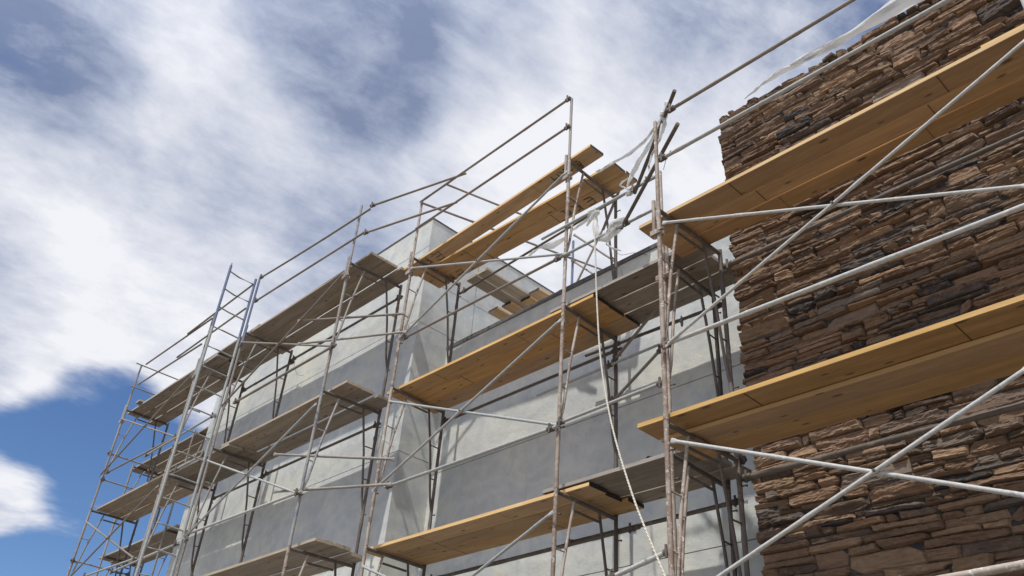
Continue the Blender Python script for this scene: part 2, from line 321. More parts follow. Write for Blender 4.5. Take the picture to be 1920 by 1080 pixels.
# ------------------------------------------------------------------ stone wall
YS, XS0, XS1, ZS0, ZS1 = 0.475, 1.80, 7.2, 0.0, 3.93+G
def stone_wall():
    r = random.Random(21); nz = mnoise.noise
    verts = []; faces = []; cols = []
    pal = [((0.248,0.157,0.094),6), ((0.22,0.134,0.081),6), ((0.20,0.123,0.077),5), ((0.28,0.182,0.108),3.5), ((0.19,0.132,0.092),4),
           ((0.145,0.099,0.071),3.5), ((0.095,0.076,0.066),2.2), ((0.062,0.057,0.056),2.2), ((0.215,0.168,0.13),1.0), ((0.28,0.172,0.094),1.0)]
    pc = [p for p, w in pal]; pw = [w for p, w in pal]
    def bound(k, x, z):
        return z + 0.017*nz(Vector((x*1.25, k*3.7, 0.3))) + 0.008*nz(Vector((x*5.0, k*1.9, 4.3)))
    def stone(x0, x1, zb, zt, big=1.0):
        """zb, zt functions of x"""
        L = x1-x0; hm = max(zt((x0+x1)/2)-zb((x0+x1)/2), 0.012)
        nu = max(6, min(34, int(L/0.016))); nv = max(4, min(11, int(hm/0.010)+2))
        pr = 0.006 + r.random()**1.2*0.052; tilt = r.uniform(-0.014, 0.014); tz = r.uniform(-0.010, 0.016)
        seed = r.uniform(0, 200); rough = r.uniform(0.007, 0.019); c = r.choices(pc, pw)[0]
        kk = r.uniform(0.64, 1.26); gq = sum(c)/3; c = tuple(min(1, (q*0.88+gq*0.12)*kk) for q in c)
        er = min(r.uniform(0.004, 0.010), hm*0.2); sk0 = r.uniform(-0.22, 0.22)*hm; sk1 = r.uniform(-0.22, 0.22)*hm
        g0 = r.uniform(0.0006, 0.0028); o = len(verts)
        cut = [r.random() < 0.22 for _ in range(4)]; cutv = [r.uniform(0.15, 0.5)*hm for _ in range(4)]
        fr = []
        for j in range(nv+1):
            for i in range(nu+1):
                u = i/nu; vv = j/nv
                u_ = u; 
                x = x0 + g0 + (L-2*g0)*u; zlo = zb(x)+g0; zhi = zt(x)-g0
                # end edges lean a little, corners knocked off
                x += sk0*(vv-0.5)*(1-u) + sk1*(vv-0.5)*u
                z = zlo + (zhi-zlo)*vv
                dxl = u*L; dxr = (1-u)*L
                cc = [(dxl, vv), (dxr, vv), (dxl, 1-vv), (dxr, 1-vv)]
                for q in range(4):
                    if cut[q]:
                        d, w = cc[q]; e = max(0, 1-d/(cutv[q]*1.6))*max(0, 1-w*hm/cutv[q]*0.9) if cutv[q] > 0 else 0
                        z += (0.45*hm*e)*(1 if q < 2 else -1)
                z += 0.004*nz(Vector((x*40, seed, j*0.7)))
                x += 0.006*nz(Vector((seed, z*45, i*0.5)))
                du = min(u, 1-u)*L; dv = min(vv, 1-vv)*hm
                rd = 1.0
                e1 = min(1, du/er); e2 = min(1, dv/er)
                rd = math.sqrt(max(0, 1-(1-e1)**2))*math.sqrt(max(0, 1-(1-e2)**2))
                n = nz(Vector((x*5+seed, z*30, seed)))*0.9 + nz(Vector((x*15+seed, z*85, seed*2)))*0.65 + nz(Vector((x*60, z*150, seed)))*0.25
                # split steps: terraces along the bed
                st = nz(Vector((x*2.6+seed, z*24+seed, 9.0))); st = math.floor(st*4.0)/4.0
                d = pr + tilt*(u-0.5)*2 + tz*(vv-0.5)*2 + rough*n + st*0.020
                d = max(d, 0.004)
                fr.append((x, YS - d*(0.25+0.75*rd) + (1-rd)*0.006, z))
        verts.extend(fr)
        for j in range(nv):
            for i in range(nu):
                a = o+j*(nu+1)+i; faces.append((a, a+1, a+nu+2, a+nu+1))
        # rim back to the bed
        ring = [j*(nu+1) for j in range(nv, -1, -1)] ; ring = [i for i in range(nu+1)] + [j*(nu+1)+nu for j in range(1, nv+1)] + [nv*(nu+1)+i for i in range(nu-1, -1, -1)] + [j*(nu+1) for j in range(nv-1, 0, -1)]
        ob = len(verts)
        for q in ring: p = fr[q]; verts.append((p[0], YS+0.03, p[2]))
        nR = len(ring)
        for q in range(nR):
            faces.append((o+ring[q], ob+q, ob+(q+1) % nR, o+ring[(q+1) % nR]))
        cols.extend([c]*(len(fr)+nR))
    z = ZS0; k = 0; rows = []
    while z < ZS1:
        h = r.choice([0.03, 0.035, 0.04, 0.045, 0.05, 0.055, 0.06, 0.065, 0.075, 0.09]) 
        if z + h > ZS1 - 0.055: h = ZS1 - z
        rows.append((z, h)); z += h
    nr = len(rows)
    blocked = [[] for _ in range(nr+1)]
    for k, (z, h) in enumerate(rows):
        b0 = (lambda x, kk=k, zz=z: bound(kk, x, zz)); z1 = z+h
        b1 = (lambda x, kk=k+1, zz=z1: bound(kk, x, zz))
        if k == nr-1: b1 = (lambda x, zz=z1: zz + 0.03*nz(Vector((x*1.6, 77, 0))) + 0.01*nz(Vector((x*5, 7, 0))))
        x = XS0 + r.uniform(-0.03, 0.025); bl = sorted(blocked[k])
        while x < XS1:
            sk = [q for q in bl if q[0]-0.02 <= x < q[1]-1e-6]
            if sk: x = sk[0][1]; continue
            L = r.uniform(0.16, 0.58) if r.random() < 0.82 else r.uniform(0.07, 0.16)
            if h > 0.1: L *= 0.8
            nb = [q[0] for q in bl if q[0] > x]
            x1 = x + L
            if nb and x1 > min(nb)-0.06: x1 = min(nb)
            if x1 - x < 0.02: x = x1 + 1e-6; continue
            if z < G-2.2 and z+h < G-2.2:
                pass
            c = r.random()
            if c < 0.15 and k < nr-2 and h + rows[k+1][1] < 0.16 and x1-x > 0.1 and not any(q[0] < x1+0.02 and q[1] > x-0.02 for q in blocked[k+1]):
                b2 = (lambda xx, kk=k+2, zz=z1+rows[k+1][1]: bound(kk, xx, zz)); stone(x, x1, b0, b2); blocked[k+1].append((x, x1))
            elif c < 0.36 and h > 0.068 and x1-x > 0.12:
                f = r.uniform(0.35, 0.65); sl = r.uniform(-0.25, 0.25); xm = (x+x1)/2; LL = x1-x
                md = (lambda xx, f=f, sl=sl, xm=xm, LL=LL, b0=b0, b1=b1: b0(xx) + (b1(xx)-b0(xx))*(f + sl*(xx-xm)/LL))
                if r.random() < 0.5:
                    stone(x, x1, b0, md); xs = x + LL*r.uniform(0.3, 0.7); stone(x, xs, md, b1); stone(xs, x1, md, b1)
                else:
                    stone(x, x1, md, b1); xs = x + LL*r.uniform(0.3, 0.7); stone(x, xs, b0, md); stone(xs, x1, b0, md)
            else:
                stone(x, x1, b0, b1)
            x = x1
    me = bpy.data.meshes.new('stone_facing'); 
    org = (4.5, 0.8, 0)
    vv = np.array(verts, dtype=np.float32) - np.array(org, dtype=np.float32)
    me.from_pydata([tuple(p) for p in vv.tolist()], [], faces)
    ca = me.color_attributes.new('stone', 'FLOAT_COLOR', 'POINT')
    arr = np.ones((len(verts), 4), dtype=np.float32); arr[:, :3] = np.array(cols, dtype=np.float32); ca.data.foreach_set('color', arr.ravel())
    me.materials.append(M['stone']); me.update()
    return me, org
me, org = stone_wall()
sw = bpy.data.objects.new('stone_wall', None); col.objects.link(sw); sw.location = org
tag(sw, 'brown ledgestone wall of split stacked stones, raised above the grey parapet on the right', 'wall')
link('stone_facing', me, sw)
mb = MB(); mb.box((XS0+0.02, YS+0.005, 0), (XS1-0.01, YW-0.002, ZS1-0.03)); mb.box((XS0+0.02, YW-0.001, TOP_P+G+0.075), (XS1-0.01, YW+0.30, ZS1-0.03))
link('backing_wall', local(mb, org).mesh('backing_wall', ['mortar']), sw)

# ------------------------------------------------------------------ scaffold frames
H, WF, RP, RI = 2.05, 0.882, 0.0203, 0.0148
COLS = {  # name: x, y, z offset, yaw, levels, look
 'S1': (1.816, -0.707, -0.116, 0.035, (0, 1), 'rusty'), 'S1p': (1.335, -0.007, 0.007, -0.045, (0, 1), 'rusty'),
 'S0': (4.868, -0.73, -0.116, 0.0, (1,), 'worn'),
 'S2': (0.026, -0.011, -0.018, -0.029, (0, 1, 2), 'rusty'), 'S3': (-2.958, -0.009, -0.01, -0.02, (0, 1, 2), 'rusty'),
 'S4': (-3.745, -0.537, -0.015, 0.072, (0, 1, 2), 'blue'), 'S5': (-6.742, -0.53, -0.009, 0.029, (0, 1, 2), 'worn'),
 'S5b': (-8.325, -0.524, -0.039, 0.0, (0, 1, 2), 'worn'), 'S6': (-11.404, -0.54, 0.005, 0.016, (0, 1, 2), 'worn'),
 'F1': (-11.25, 0.86, 0.0, 0.0, (0, 1, 2), 'worn'), 'F2': (-14.25, 0.86, 0.0, 0.0, (0, 1, 2), 'worn')}
WHERE = {'S0': 'at the right border of the picture', 'S1': 'at the left edge of the stone wall', 'S1p': 'behind the post beside the stone wall',
 'S2': 'midway along the low grey wall', 'S3': 'by the right corner of the grey tower', 'S4': 'just left of the tower corner',
 'S5': 'beside the tall ladder', 'S5b': 'one narrow bay left of the ladder', 'S6': 'at the far left end',
 'F1': 'just behind the far left end', 'F2': 'farthest back beyond the tower'}
LOOK = {'rusty': 'rusty', 'blue': 'blue flecked grey', 'worn': 'mortar splashed'}
TIER = {0: 'lowest', 1: 'middle', 2: 'top'}
meshes = {}
def frame_parts(look, low):
    key = (look, low)
    if key in meshes: return meshes[key]
    zb = -(G-0.03) if low else -H + 0.0
    P = []
    # z = 0 is the bearer axis, y = 0 the front post
    def post(y, sgn):
        mb = MB(); mb.tube([(0, y, zb), (0, y, 0.045)], RP, 12, wob=1.0 if sgn > 0 else 1.8)
        mb.tube([(0, y, -H+0.03), (0, y, -H+0.075)], RP+0.004, 12)
        if low: mb.box((-0.07, y-0.07, zb-0.02), (0.07, y+0.07, zb+0.0))
        return mb
    inner = lambda y0, yp: (lambda mb: (mb.tube([(0, y0, -0.015), (0, y0+(yp-y0)*0.5, -0.62), (0, yp+(y0-yp)*0.17, -1.18), (0, yp+(y0-yp)*0.08, -1.27), (0, yp, -1.34)], RI, 9), mb)[1])(MB())
    P.append(('front_post', post(0, 1), look))
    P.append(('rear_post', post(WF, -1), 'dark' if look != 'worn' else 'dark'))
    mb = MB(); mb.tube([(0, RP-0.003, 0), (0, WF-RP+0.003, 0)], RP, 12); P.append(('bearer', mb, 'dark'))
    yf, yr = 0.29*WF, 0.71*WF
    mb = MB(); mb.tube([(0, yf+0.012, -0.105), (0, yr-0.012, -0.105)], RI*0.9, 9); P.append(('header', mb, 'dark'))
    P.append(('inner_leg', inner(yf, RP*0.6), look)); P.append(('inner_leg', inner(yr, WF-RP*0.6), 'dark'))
    for z in (-0.52, -0.95):
        f = 1+z/1.34; 
        mb = MB(); mb.tube([(0, RP-0.002, z), (0, (yf)*f+RP*0.6*(1-f), z)], 0.008, 6); P.append(('rung', mb, look))
        mb = MB(); y1 = WF-(WF-yr)*f; mb.tube([(0, y1, z), (0, WF-RP+0.002, z)], 0.008, 6); P.append(('rung', mb, 'dark'))
    for y in (0, WF):
        for z in (-0.22, -1.41):
            mb = MB(); mb.tube([(RP-0.002, y, z), (0.055, y, z), (0.068, y, z-0.006)], [0.007, 0.007, 0.011], 7); P.append(('lock_pin', mb, 'dark'))
    meshes[key] = [(n, b.mesh(n, mm)) for n, b, mm in P]
    return meshes[key]
FR = {}
for cn, (x, y, z, yaw, lv, look) in COLS.items():
    for k in lv:
        lk = look
        if cn == 'S4' and k == 2: lk = 'worn'
        if cn == 'S4' and k == 0: lk = 'rusty'
        e = bpy.data.objects.new('mason_scaffold', None); col.objects.link(e)
        e.location = (x, y, z+k*H+G); e.rotation_euler = (0, 0, -yaw)
        FR[cn, k] = e
        tag(e, f'{LOOK[lk]} steel scaffold frame of the {TIER[k] if not (cn in ("S1","S1p","S0") and k==1) else "upper"} tier {WHERE[cn]}', 'scaffold frame', 'scaffold frames')
        posts = {}
        for n, me in frame_parts(lk, k == 0):
            if n == 'lock_pin': link(n, me, posts['front_post' if me.vertices[0].co.y < WF/2 else 'rear_post'])
            else:
                o = link(n, me, e)
                if n in ('front_post', 'rear_post'): posts[n] = o
def fp(cn, k, dz=0.0, rear=False, out=0.0, dx=0.0):
    x, y, z, yaw = COLS[cn][:4]
    s = WF if rear else 0.0; s += out if rear else -out
    return (x + s*math.sin(yaw)+dx, y + s*math.cos(yaw), z + k*H + dz)

# guard posts above the top frames
def guard_post(cn, k, h, look, where, rear=False, sleeve=-1, label=None):
    p = fp(cn, k, rear=rear); e = bpy.data.objects.new('guard_post', None); col.objects.link(e); e.location = W_(p)
    tag(e, label or f'{LOOK.get(look, look)} guardrail post rising above the {TIER[k] if cn not in ("S1", "S1p", "S0") else "upper"} deck {where}', 'guardrail post', 'guardrail posts')
    mb = MB(); mb.tube([(0, 0, 0.05), (0, 0, h)], RP-0.002, 12); mb.tube([(0, 0, h-0.02), (0, 0, h+0.012)], 0.012, 8); link('post', mb.mesh('post', look), e)
    if sleeve:
        mb = MB(); mb.tube([(sleeve*0.047, -0.008, -0.26), (sleeve*0.045, -0.006, 0.12)], 0.0185, 10); link('coupling_tube', mb.mesh('coupling_tube', look), e)
        mb = MB(); mb.box((-0.075, -0.034, -0.275), (0.03, -0.0255, -0.225)); mb.box((-0.075, 0.0255, -0.275), (0.03, 0.034, -0.225)); mb.tube([(0.02, -0.03, -0.25), (0.085, -0.03, -0.25)], 0.011, 8); link('clamp', mb.mesh('clamp', 'rusty'), e)
    return e
guard_post('S3', 2, 1.02, 'rusty', WHERE['S3'])
guard_post('S2', 2, 1.06, 'worn', WHERE['S2'])
guard_post('S4', 2, 1.05, 'blue', WHERE['S4'])
guard_post('S5', 2, 1.06, 'bluefull', WHERE['S5'], sleeve=1, label='blue and grey guardrail post beside the ladder top')
guard_post('S5b', 2, 1.0, 'worn', WHERE['S5b'])
guard_post('S6', 2, 1.0, 'worn', WHERE['S6'])
guard_post('S1', 1, 1.07, 'rusty', WHERE['S1'])
guard_post('S0', 1, 1.07, 'pale', WHERE['S0'], sleeve=0, label='pale guardrail post cut by the right border of the picture')
guard_post('S1p', 1, 1.08, 'rusty', WHERE['S1p'], sleeve=1)

# ------------------------------------------------------------------ tubes and braces
def tube(name, a, b, r, mat, label, cat, group=None, clamps=(), flat=0.0, bend=0.0):
    a = W_(a); b = W_(b); mid = tuple((p+q)/2 for p, q in zip(a, b)); o0 = a
    mb = MB(); pts = [a, b] if not bend else [a, (a[0]*.65+b[0]*.35, a[1]*.65+b[1]*.35, a[2]*.65+b[2]*.35-bend*.85), (a[0]*.35+b[0]*.65, a[1]*.35+b[1]*.65, a[2]*.35+b[2]*.65-bend*.9), b]
    mb.tube(pts, r, 10, flat=flat, wob=0.9)
    if not clamps:
        o = link(name, local(mb, o0).mesh(name, mat), None, o0)
        return tag(o, label, cat, group)
    e = bpy.data.objects.new(name, None); col.objects.link(e); e.location = o0; tag(e, label, cat, group)
    bar = link('bar', local(mb, o0).mesh('bar', mat), e)
    d = np.array(b)-np.array(a); L = np.linalg.norm(d); d /= L
    for t in clamps:
        c = np.array(a) + d*L*t; mb = MB()
        mb.tube([c-d*0.035, c+d*0.035], r+0.011, 8); s = np.cross(d, (0, 0, 1)); s /= np.linalg.norm(s)
        mb.tube([c + s*(r+0.004) - np.array((0, 0, 0.05)), c + s*(r+0.004) + np.array((0, 0, 0.05))], 0.012, 7)
        link('clamp', local(mb, o0).mesh('clamp', 'dark'), bar)
    return e
def brace(a0, a1, b0, b1, r, mat, label, off=0.035, mat2=None):
    """cross brace: two flattened-end arms riveted where they cross"""
    A = [np.array(W_(p)) for p in (a0, a1, b0, b1)]
    e = bpy.data.objects.new('cross_brace', None); col.objects.link(e); e.location = tuple(A[0]); tag(e, label, 'cross brace', 'cross braces')
    for (p, q, dy, mm) in ((A[0], A[1], 0.0, mat), (A[2], A[3], -r*1.9, mat2 or mat)):
        mb = MB(); s = np.array((0, dy, 0)); mb.tube([p+s, q+s], r, 10, flat=0.05, wob=0.9); arm = link('arm', local(mb, tuple(A[0])).mesh('arm', mm), e)
    # crossing point
    d1 = A[1]-A[0]; d2 = A[3]-A[2]; w = A[2]-A[0]
    den = d1[0]*d2[2]-d1[2]*d2[0]; t = (w[0]*d2[2]-w[2]*d2[0])/den; c = A[0]+d1*t
    mb = MB(); mb.tube([c+np.array((0, 0.012, 0)), c-np.array((0, 2*r+0.026, 0))], 0.009, 8); link('rivet', local(mb, tuple(A[0])).mesh('rivet', 'dark'), arm)
    return e
TB = dict(group='horizontal tubes')
PIN = 0.04
def xb(c0, c1, k, mat, r, label, rear=False, dxa=0.04):
    hi, lo = -0.22, -1.41; o = PIN if not rear else PIN
    brace(fp(c0, k, hi, rear, o, dxa), fp(c1, k, lo, rear, o, dxa), fp(c0, k, lo, rear, o, dxa), fp(c1, k, hi, rear, o, dxa), r, mat, label)
xb('S3', 'S2', 2, 'galv', 0.0145, 'grey cross brace under the top deck between tower corner and middle frame')
xb('S3', 'S2', 1, 'galv', 0.0145, 'grey cross brace under the middle deck in front of the low grey wall')
xb('S3', 'S2', 0, 'galv', 0.0145, 'grey cross brace under the lowest deck in front of the low grey wall')
xb('S5', 'S4', 2, 'rail', 0.0145, 'dull cross brace under the top deck between ladder and tower corner')
xb('S5', 'S4', 1, 'galv', 0.0145, 'dull cross brace under the middle deck between ladder and tower corner')
xb('S6', 'S5b', 2, 'rail', 0.0145, 'thin cross brace under the top deck at the far left end')
xb('S6', 'S5b', 1, 'rail', 0.0145, 'thin cross brace under the middle deck at the far left end')
xb('S6', 'S5b', 0, 'rail', 0.0145, 'thin cross brace under the lowest deck at the far left end')
# stone wall run (its right-hand frame stands outside the picture)
XR = 4.86
def rp(dz, k): return (XR, -0.77, COLS['S1'][2]+k*H+dz)
brace(at(1242, 418, Y=-0.755), at(1935, 347, Y=-0.755), at(1250, 652, Y=-0.755), at(1935, 72, Y=-0.755), 0.0128, 'pale', 'pale cross brace crossing the stone wall just below the upper deck')
brace(at(1258, 826, Y=-0.755), at(1940, 932, Y=-0.755), at(1335, 1095, Y=-0.755), at(1940, 687, Y=-0.755), 0.0138, 'pale', 'white splashed cross brace crossing the stone wall below the lower deck')
tube('ledger_tube', at(1240, 649, Y=-0.76), at(1960, 371, Y=-0.76), 0.0178, 'pale', 'thick pale tube sloping across the stone wall between its two decks', 'scaffold tube', clamps=(0.015,), **TB)
HTX = tube('ledger_tube', at(1690, 1100, Y=-0.76), at(1960, 1051, Y=-0.76), 0.0215, 'rusty', 'beige crusted tube in the lower right corner of the picture', 'scaffold tube', clamps=(0.02,), **TB)
# guardrails
GR = dict(cat='guardrail', group='guardrails')
def rail(a, b, label, mat='rail', r=0.0162, clamps=(), bend=0.0): return tube('guardrail', a, b, r, mat, label, 'guardrail', 'guardrails', clamps, bend=bend)
rail(at(1255, 207, Y=-0.75), at(1650, -31, Y=-0.75), 'top guardrail of the stone wall run against the sky', clamps=(0.01,), r=0.0168)
rail(at(1238, 299, Y=-0.75), at(1800, -12, Y=-0.75), 'mid guardrail of the stone wall run crossing the stone top', 'galv', clamps=(0.01,), r=0.0178)
rail(fp('S3', 2, 1.0, out=0.03), fp('S2', 2, 1.05, out=0.03), 'top guardrail above the planks with marker lettering', clamps=(0.99,))
rail(fp('S3', 2, 0.50, out=0.03), fp('S2', 2, 0.56, out=0.03, dx=0.02), 'mid guardrail above the planks with marker lettering', clamps=(0.985,))
rail(at(697, 386, Y=-0.57), at(874, 325, Z=5.12), 'top guardrail lapping round the tower corner', clamps=(0.01,))
rail(at(684, 437, Y=-0.57), at(857, 379, Z=4.60), 'mid guardrail lapping round the tower corner', clamps=(0.01,))
rail(at(487, 522, Y=-0.57), at(694, 392, Y=-0.57), 'top guardrail between ladder and tower corner', clamps=(0.02,), bend=0.02)
rail(at(477, 566, Y=-0.57), at(681, 437, Y=-0.57), 'mid guardrail between ladder and tower corner', clamps=(0.02,))
rail(at(274, 683, Y=-0.57), at(398, 597, Y=-0.57), 'top guardrail at the far left end')
rail(at(352, 626, Y=-0.60), at(474, 534, Y=-0.60), 'top guardrail just left of the ladder')
rail(at(259, 721, Y=-0.57), at(378, 645, Y=-0.57), 'mid guardrail at the far left end')
rail(at(332, 670, Y=-0.60), at(461, 578, Y=-0.60), 'mid guardrail just left of the ladder')
a = at(274, 671, Z=5.10); rail((-11.37, -0.66, 5.10), (-11.37, 0.9, 5.10), 'top end rail closing the far left end', r=0.013)
rail((-11.37, -0.62, 4.60), (-11.37, 0.9, 4.60), 'mid end rail closing the far left end', r=0.013)
rail(fp('S2', 1, 1.05, dx=-0.36, out=0.03), at(1230, 331, Y=-0.03), 'top guardrail wrapped in plastic above the grey parapet', 'galv', clamps=(0.82,))
rail(fp('S2', 1, 0.64, out=0.03), at(1229, 391, Y=-0.03), 'mid guardrail wrapped in plastic above the grey parapet', 'galv', clamps=(0.7,))
# loose links between the two runs, overshooting at the stone wall end
def link_tube(u0, v0, u1, v1, z, label):
    a = at(u0, v0, Y=0.0); b = at(u1, v1, Z=a[2]+0.05)
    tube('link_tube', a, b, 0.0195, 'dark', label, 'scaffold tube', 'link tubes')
link_tube(1190, 362, 1265, 170, 3.1, 'upper dark tube slanting up past the rusty post top, tied with plastic')
link_tube(1165, 428, 1271, 232, 2.65, 'lower dark tube slanting up behind the rusty post')
# rear horizontals
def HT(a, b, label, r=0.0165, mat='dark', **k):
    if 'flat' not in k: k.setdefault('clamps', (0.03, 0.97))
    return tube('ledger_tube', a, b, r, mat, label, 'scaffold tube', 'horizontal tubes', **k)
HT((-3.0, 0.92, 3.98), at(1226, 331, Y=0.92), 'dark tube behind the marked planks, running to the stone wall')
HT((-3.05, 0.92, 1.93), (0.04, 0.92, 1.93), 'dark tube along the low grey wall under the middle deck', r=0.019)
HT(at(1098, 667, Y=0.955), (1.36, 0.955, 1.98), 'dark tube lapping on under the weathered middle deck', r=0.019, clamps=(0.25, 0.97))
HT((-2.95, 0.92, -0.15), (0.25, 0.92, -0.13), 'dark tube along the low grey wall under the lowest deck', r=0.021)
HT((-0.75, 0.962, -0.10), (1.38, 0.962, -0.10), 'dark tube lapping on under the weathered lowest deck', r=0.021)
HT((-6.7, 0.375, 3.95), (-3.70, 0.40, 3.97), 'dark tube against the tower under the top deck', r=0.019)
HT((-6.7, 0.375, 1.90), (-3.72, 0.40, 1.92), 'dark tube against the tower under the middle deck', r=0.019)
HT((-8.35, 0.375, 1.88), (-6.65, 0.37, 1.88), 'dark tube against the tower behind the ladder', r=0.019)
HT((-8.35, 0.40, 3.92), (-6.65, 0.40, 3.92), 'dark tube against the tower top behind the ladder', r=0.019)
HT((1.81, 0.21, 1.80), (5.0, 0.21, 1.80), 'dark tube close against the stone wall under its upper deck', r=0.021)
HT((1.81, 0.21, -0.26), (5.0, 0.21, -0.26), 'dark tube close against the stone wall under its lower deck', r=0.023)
# front horizontals at the lower pins
HT(at(752, 637, Y=-0.06), at(1056, 480, Y=-0.06), 'grey brown tube across the bay under the marked planks', mat='rail')
HT(at(722, 914, Y=-0.06), at(1044, 800, Y=-0.06), 'pale tube sloping over the shadow on the low grey wall', mat='galv', r=0.0185)
HT(at(1046, 794, Y=-0.06), at(1246, 716, Y=-0.06), 'short pale tube continuing to the stone wall post', mat='galv')
HT(at(1007, 742, Y=0.80), at(1236, 646, Y=0.80), 'tube with a free end in front of the low grey wall', mat='galv', r=0.015, clamps=(0.62,))
brace(at(1150, 752, Y=0.83), at(1240, 655, Y=0.83), at(1153, 675, Y=0.80), at(1242, 566, Y=0.80), 0.0165, 'rail', 'brace with parallel bars slanting up between middle frame and stone wall') if False else None
HT(at(1147, 755, Y=0.83), at(1241, 653, Y=0.78), 'lower slanting tube between middle frame and stone wall post', mat='rail', r=0.0165)
HT(at(1150, 678, Y=0.83), at(1243, 564, Y=0.78), 'upper slanting tube between middle frame and stone wall post', mat='rail', r=0.0165)
HT(at(1146, 1083, Y=-0.06), at(1256, 1033, Y=-0.06), 'pale tube low beside the hanging rope', mat='pale', r=0.021)
HT(at(558, 602, Y=-0.60), at(760, 588, Y=-0.10), 'upper lapping tube across the tower corner under the top deck', mat='rail', r=0.0165, flat=0.05)
HT(at(558, 645, Y=-0.60), at(762, 622, Y=-0.10), 'lower lapping tube across the tower corner under the top deck', mat='worn', r=0.0165, flat=0.05)
HT(at(513, 852, Y=-0.60), at(740, 861, Y=-0.10), 'upper lapping tube across the tower corner under the middle deck', mat='worn', r=0.0165, flat=0.05)
HT(at(513, 922, Y=-0.60), at(733, 908, Y=-0.10), 'lower lapping tube across the tower corner under the middle deck', mat='worn', r=0.0165, flat=0.05)
HT(at(438, 756, Y=-0.58), at(630, 646, Y=-0.58), 'brown tube sloping down left from the tower corner, upper bay', mat='rail', r=0.0185)
HT(at(346, 1003, Y=-0.58), at(566, 921, Y=-0.58), 'pale tube sloping down left from the tower corner, lower bay', mat='pale', r=0.0185)
HT(at(199, 887, Y=-0.60), at(334, 817, Y=-0.60), 'brown tube across the far left bay above the middle deck', mat='rail')
HT(at(272, 855, Y=-0.63), at(404, 777, Y=-0.63), 'grey tube lapping behind the ladder above the middle deck', mat='galv')
HT(at(157, 1081, Y=-0.60), at(256, 1046, Y=-0.60), 'brown tube across the far left bay near the picture bottom', mat='galv')
HT(at(208, 1073, Y=-0.63), at(335, 1018, Y=-0.63), 'grey tube lapping behind the ladder near the picture bottom', mat='galv')
HT(at(330, 880, Y=-0.60), at(384, 852, Y=-0.60), 'short pale tube between the ladder sides at the middle deck', mat='galv')
HT(at(345, 1045, Y=0.40), at(300, 1065, Y=0.40), 'short tube low behind the ladder', mat='rail') if False else None
# end ties at the far left (running back towards the building)
HT((-11.42, -0.60, 3.18), (-11.42, 0.62, 3.18), 'upper end tie running back at the far left end', mat='worn', r=0.0145)
HT((-11.36, -0.56, 2.65), (-11.36, 0.50, 2.65), 'lower end tie running back at the far left end', mat='worn', r=0.0145)
HT((-11.40, -0.58, 1.13), (-11.40, 0.50, 1.13), 'lowest end tie running back at the far left end', mat='worn', r=0.0145)
# tower side run: rails going back from the tower corner, blue post and braces on the roof
rail((-2.93, -0.05, 5.06), at(1140, 510, X=-2.62), 'mid rail going back along the side of the tower', r=0.0175)
rail(at(838, 346, Y=0.02), at(985, 405, Y=1.25), 'upper rail going back along the side of the tower', r=0.016)
e = bpy.data.objects.new('roof_post', None); col.objects.link(e); pb = at(1075, 452, Y=2.9); e.location = W_((pb[0], pb[1], TOP_P-0.5))
tag(e, 'blue and grey scaffold post standing on the roof behind the parapet', 'scaffold post')
mb = MB(); mb.tube([(0, 0, 0.02), (0, 0, pb[2]-TOP_P+0.5)], 0.0215, 10); link('post', mb.mesh('post', 'bluefull'), e)
mb = MB(); mb.box((-0.07, -0.07, 0), (0.07, 0.07, 0.02)); link('base_plate', mb.mesh('base_plate', 'dark'), e)
zr = 0
brace(at(1076, 440, Y=2.85), at(1156, 492, Y=2.85), at(1078, 545, Y=2.83), at(1136, 425, Y=2.83), 0.018, 'rail', 'brown cross brace on the roof beside the blue post')
HT(at(1072, 488, Y=2.85), at(1125, 522, Y=2.85), 'short brown tube on the roof below the blue post clamp', mat='rail', clamps=(0.06,))
HT(at(1168, 340, Y=0.97), at(1131, 430, Y=1.6), 'dark tube leaning back from the middle frame top', mat='dark', r=0.02, clamps=(0.05,))

# ------------------------------------------------------------------ ladder on the outside of frame S5
lx, ly = -6.745, -1.07
e = bpy.data.objects.new('scaffold_ladder', None); col.objects.link(e); e.location = (lx, -0.57, 0.0)
tag(e, 'tall narrow ladder frame with a blue top standing proud of the scaffold', 'ladder')
y0, y1 = -0.02, ly+0.57
mb = MB(); mb.tube([(0, y1, 0.0), (0, y1, 3.95+G)], 0.0225, 12); link('side_rail', mb.mesh('side_rail', 'galv'), e)
mb = MB(); mb.tube([(0, y1, 3.95+G), (0, y1, 5.15+G)], 0.0215, 12); mb.tube([(0, y1, 5.15+G), (0, y1, 5.20+G)], 0.009, 8); o = link('side_rail', mb.mesh('side_rail', 'bluefull'), e); o['label'] = 'blue upper length of the outer side rail'
mb = MB(); mb.tube([(-0.005, y0, 0.0), (-0.005, y0, 3.95+G)], 0.0225, 12); link('side_rail', mb.mesh('side_rail', 'galv'), e)
mb = MB(); mb.tube([(-0.005, y0, 3.95+G), (-0.005, y0, 5.13+G)], 0.021, 12); o = link('side_rail', mb.mesh('side_rail', 'bluefull'), e); o['label'] = 'blue upper length of the inner side rail'
z = 5.02
rg = random.Random(2); i = 0
while z > -0.6:
    mb = MB(); sag = 0.014*rg.random() if z > 4 else 0
    mb.tube([(0, y1+0.01, z+G+(0.02 if z > 4 else 0)), (0, (y0+y1)/2-0.05, z+G-sag), (0, y0-0.01, z+G-0.01)], 0.0125, 8)
    link('rung', mb.mesh('rung', 'blue' if z > 3.9 else 'galv'), e); z -= 0.355
    i += 1

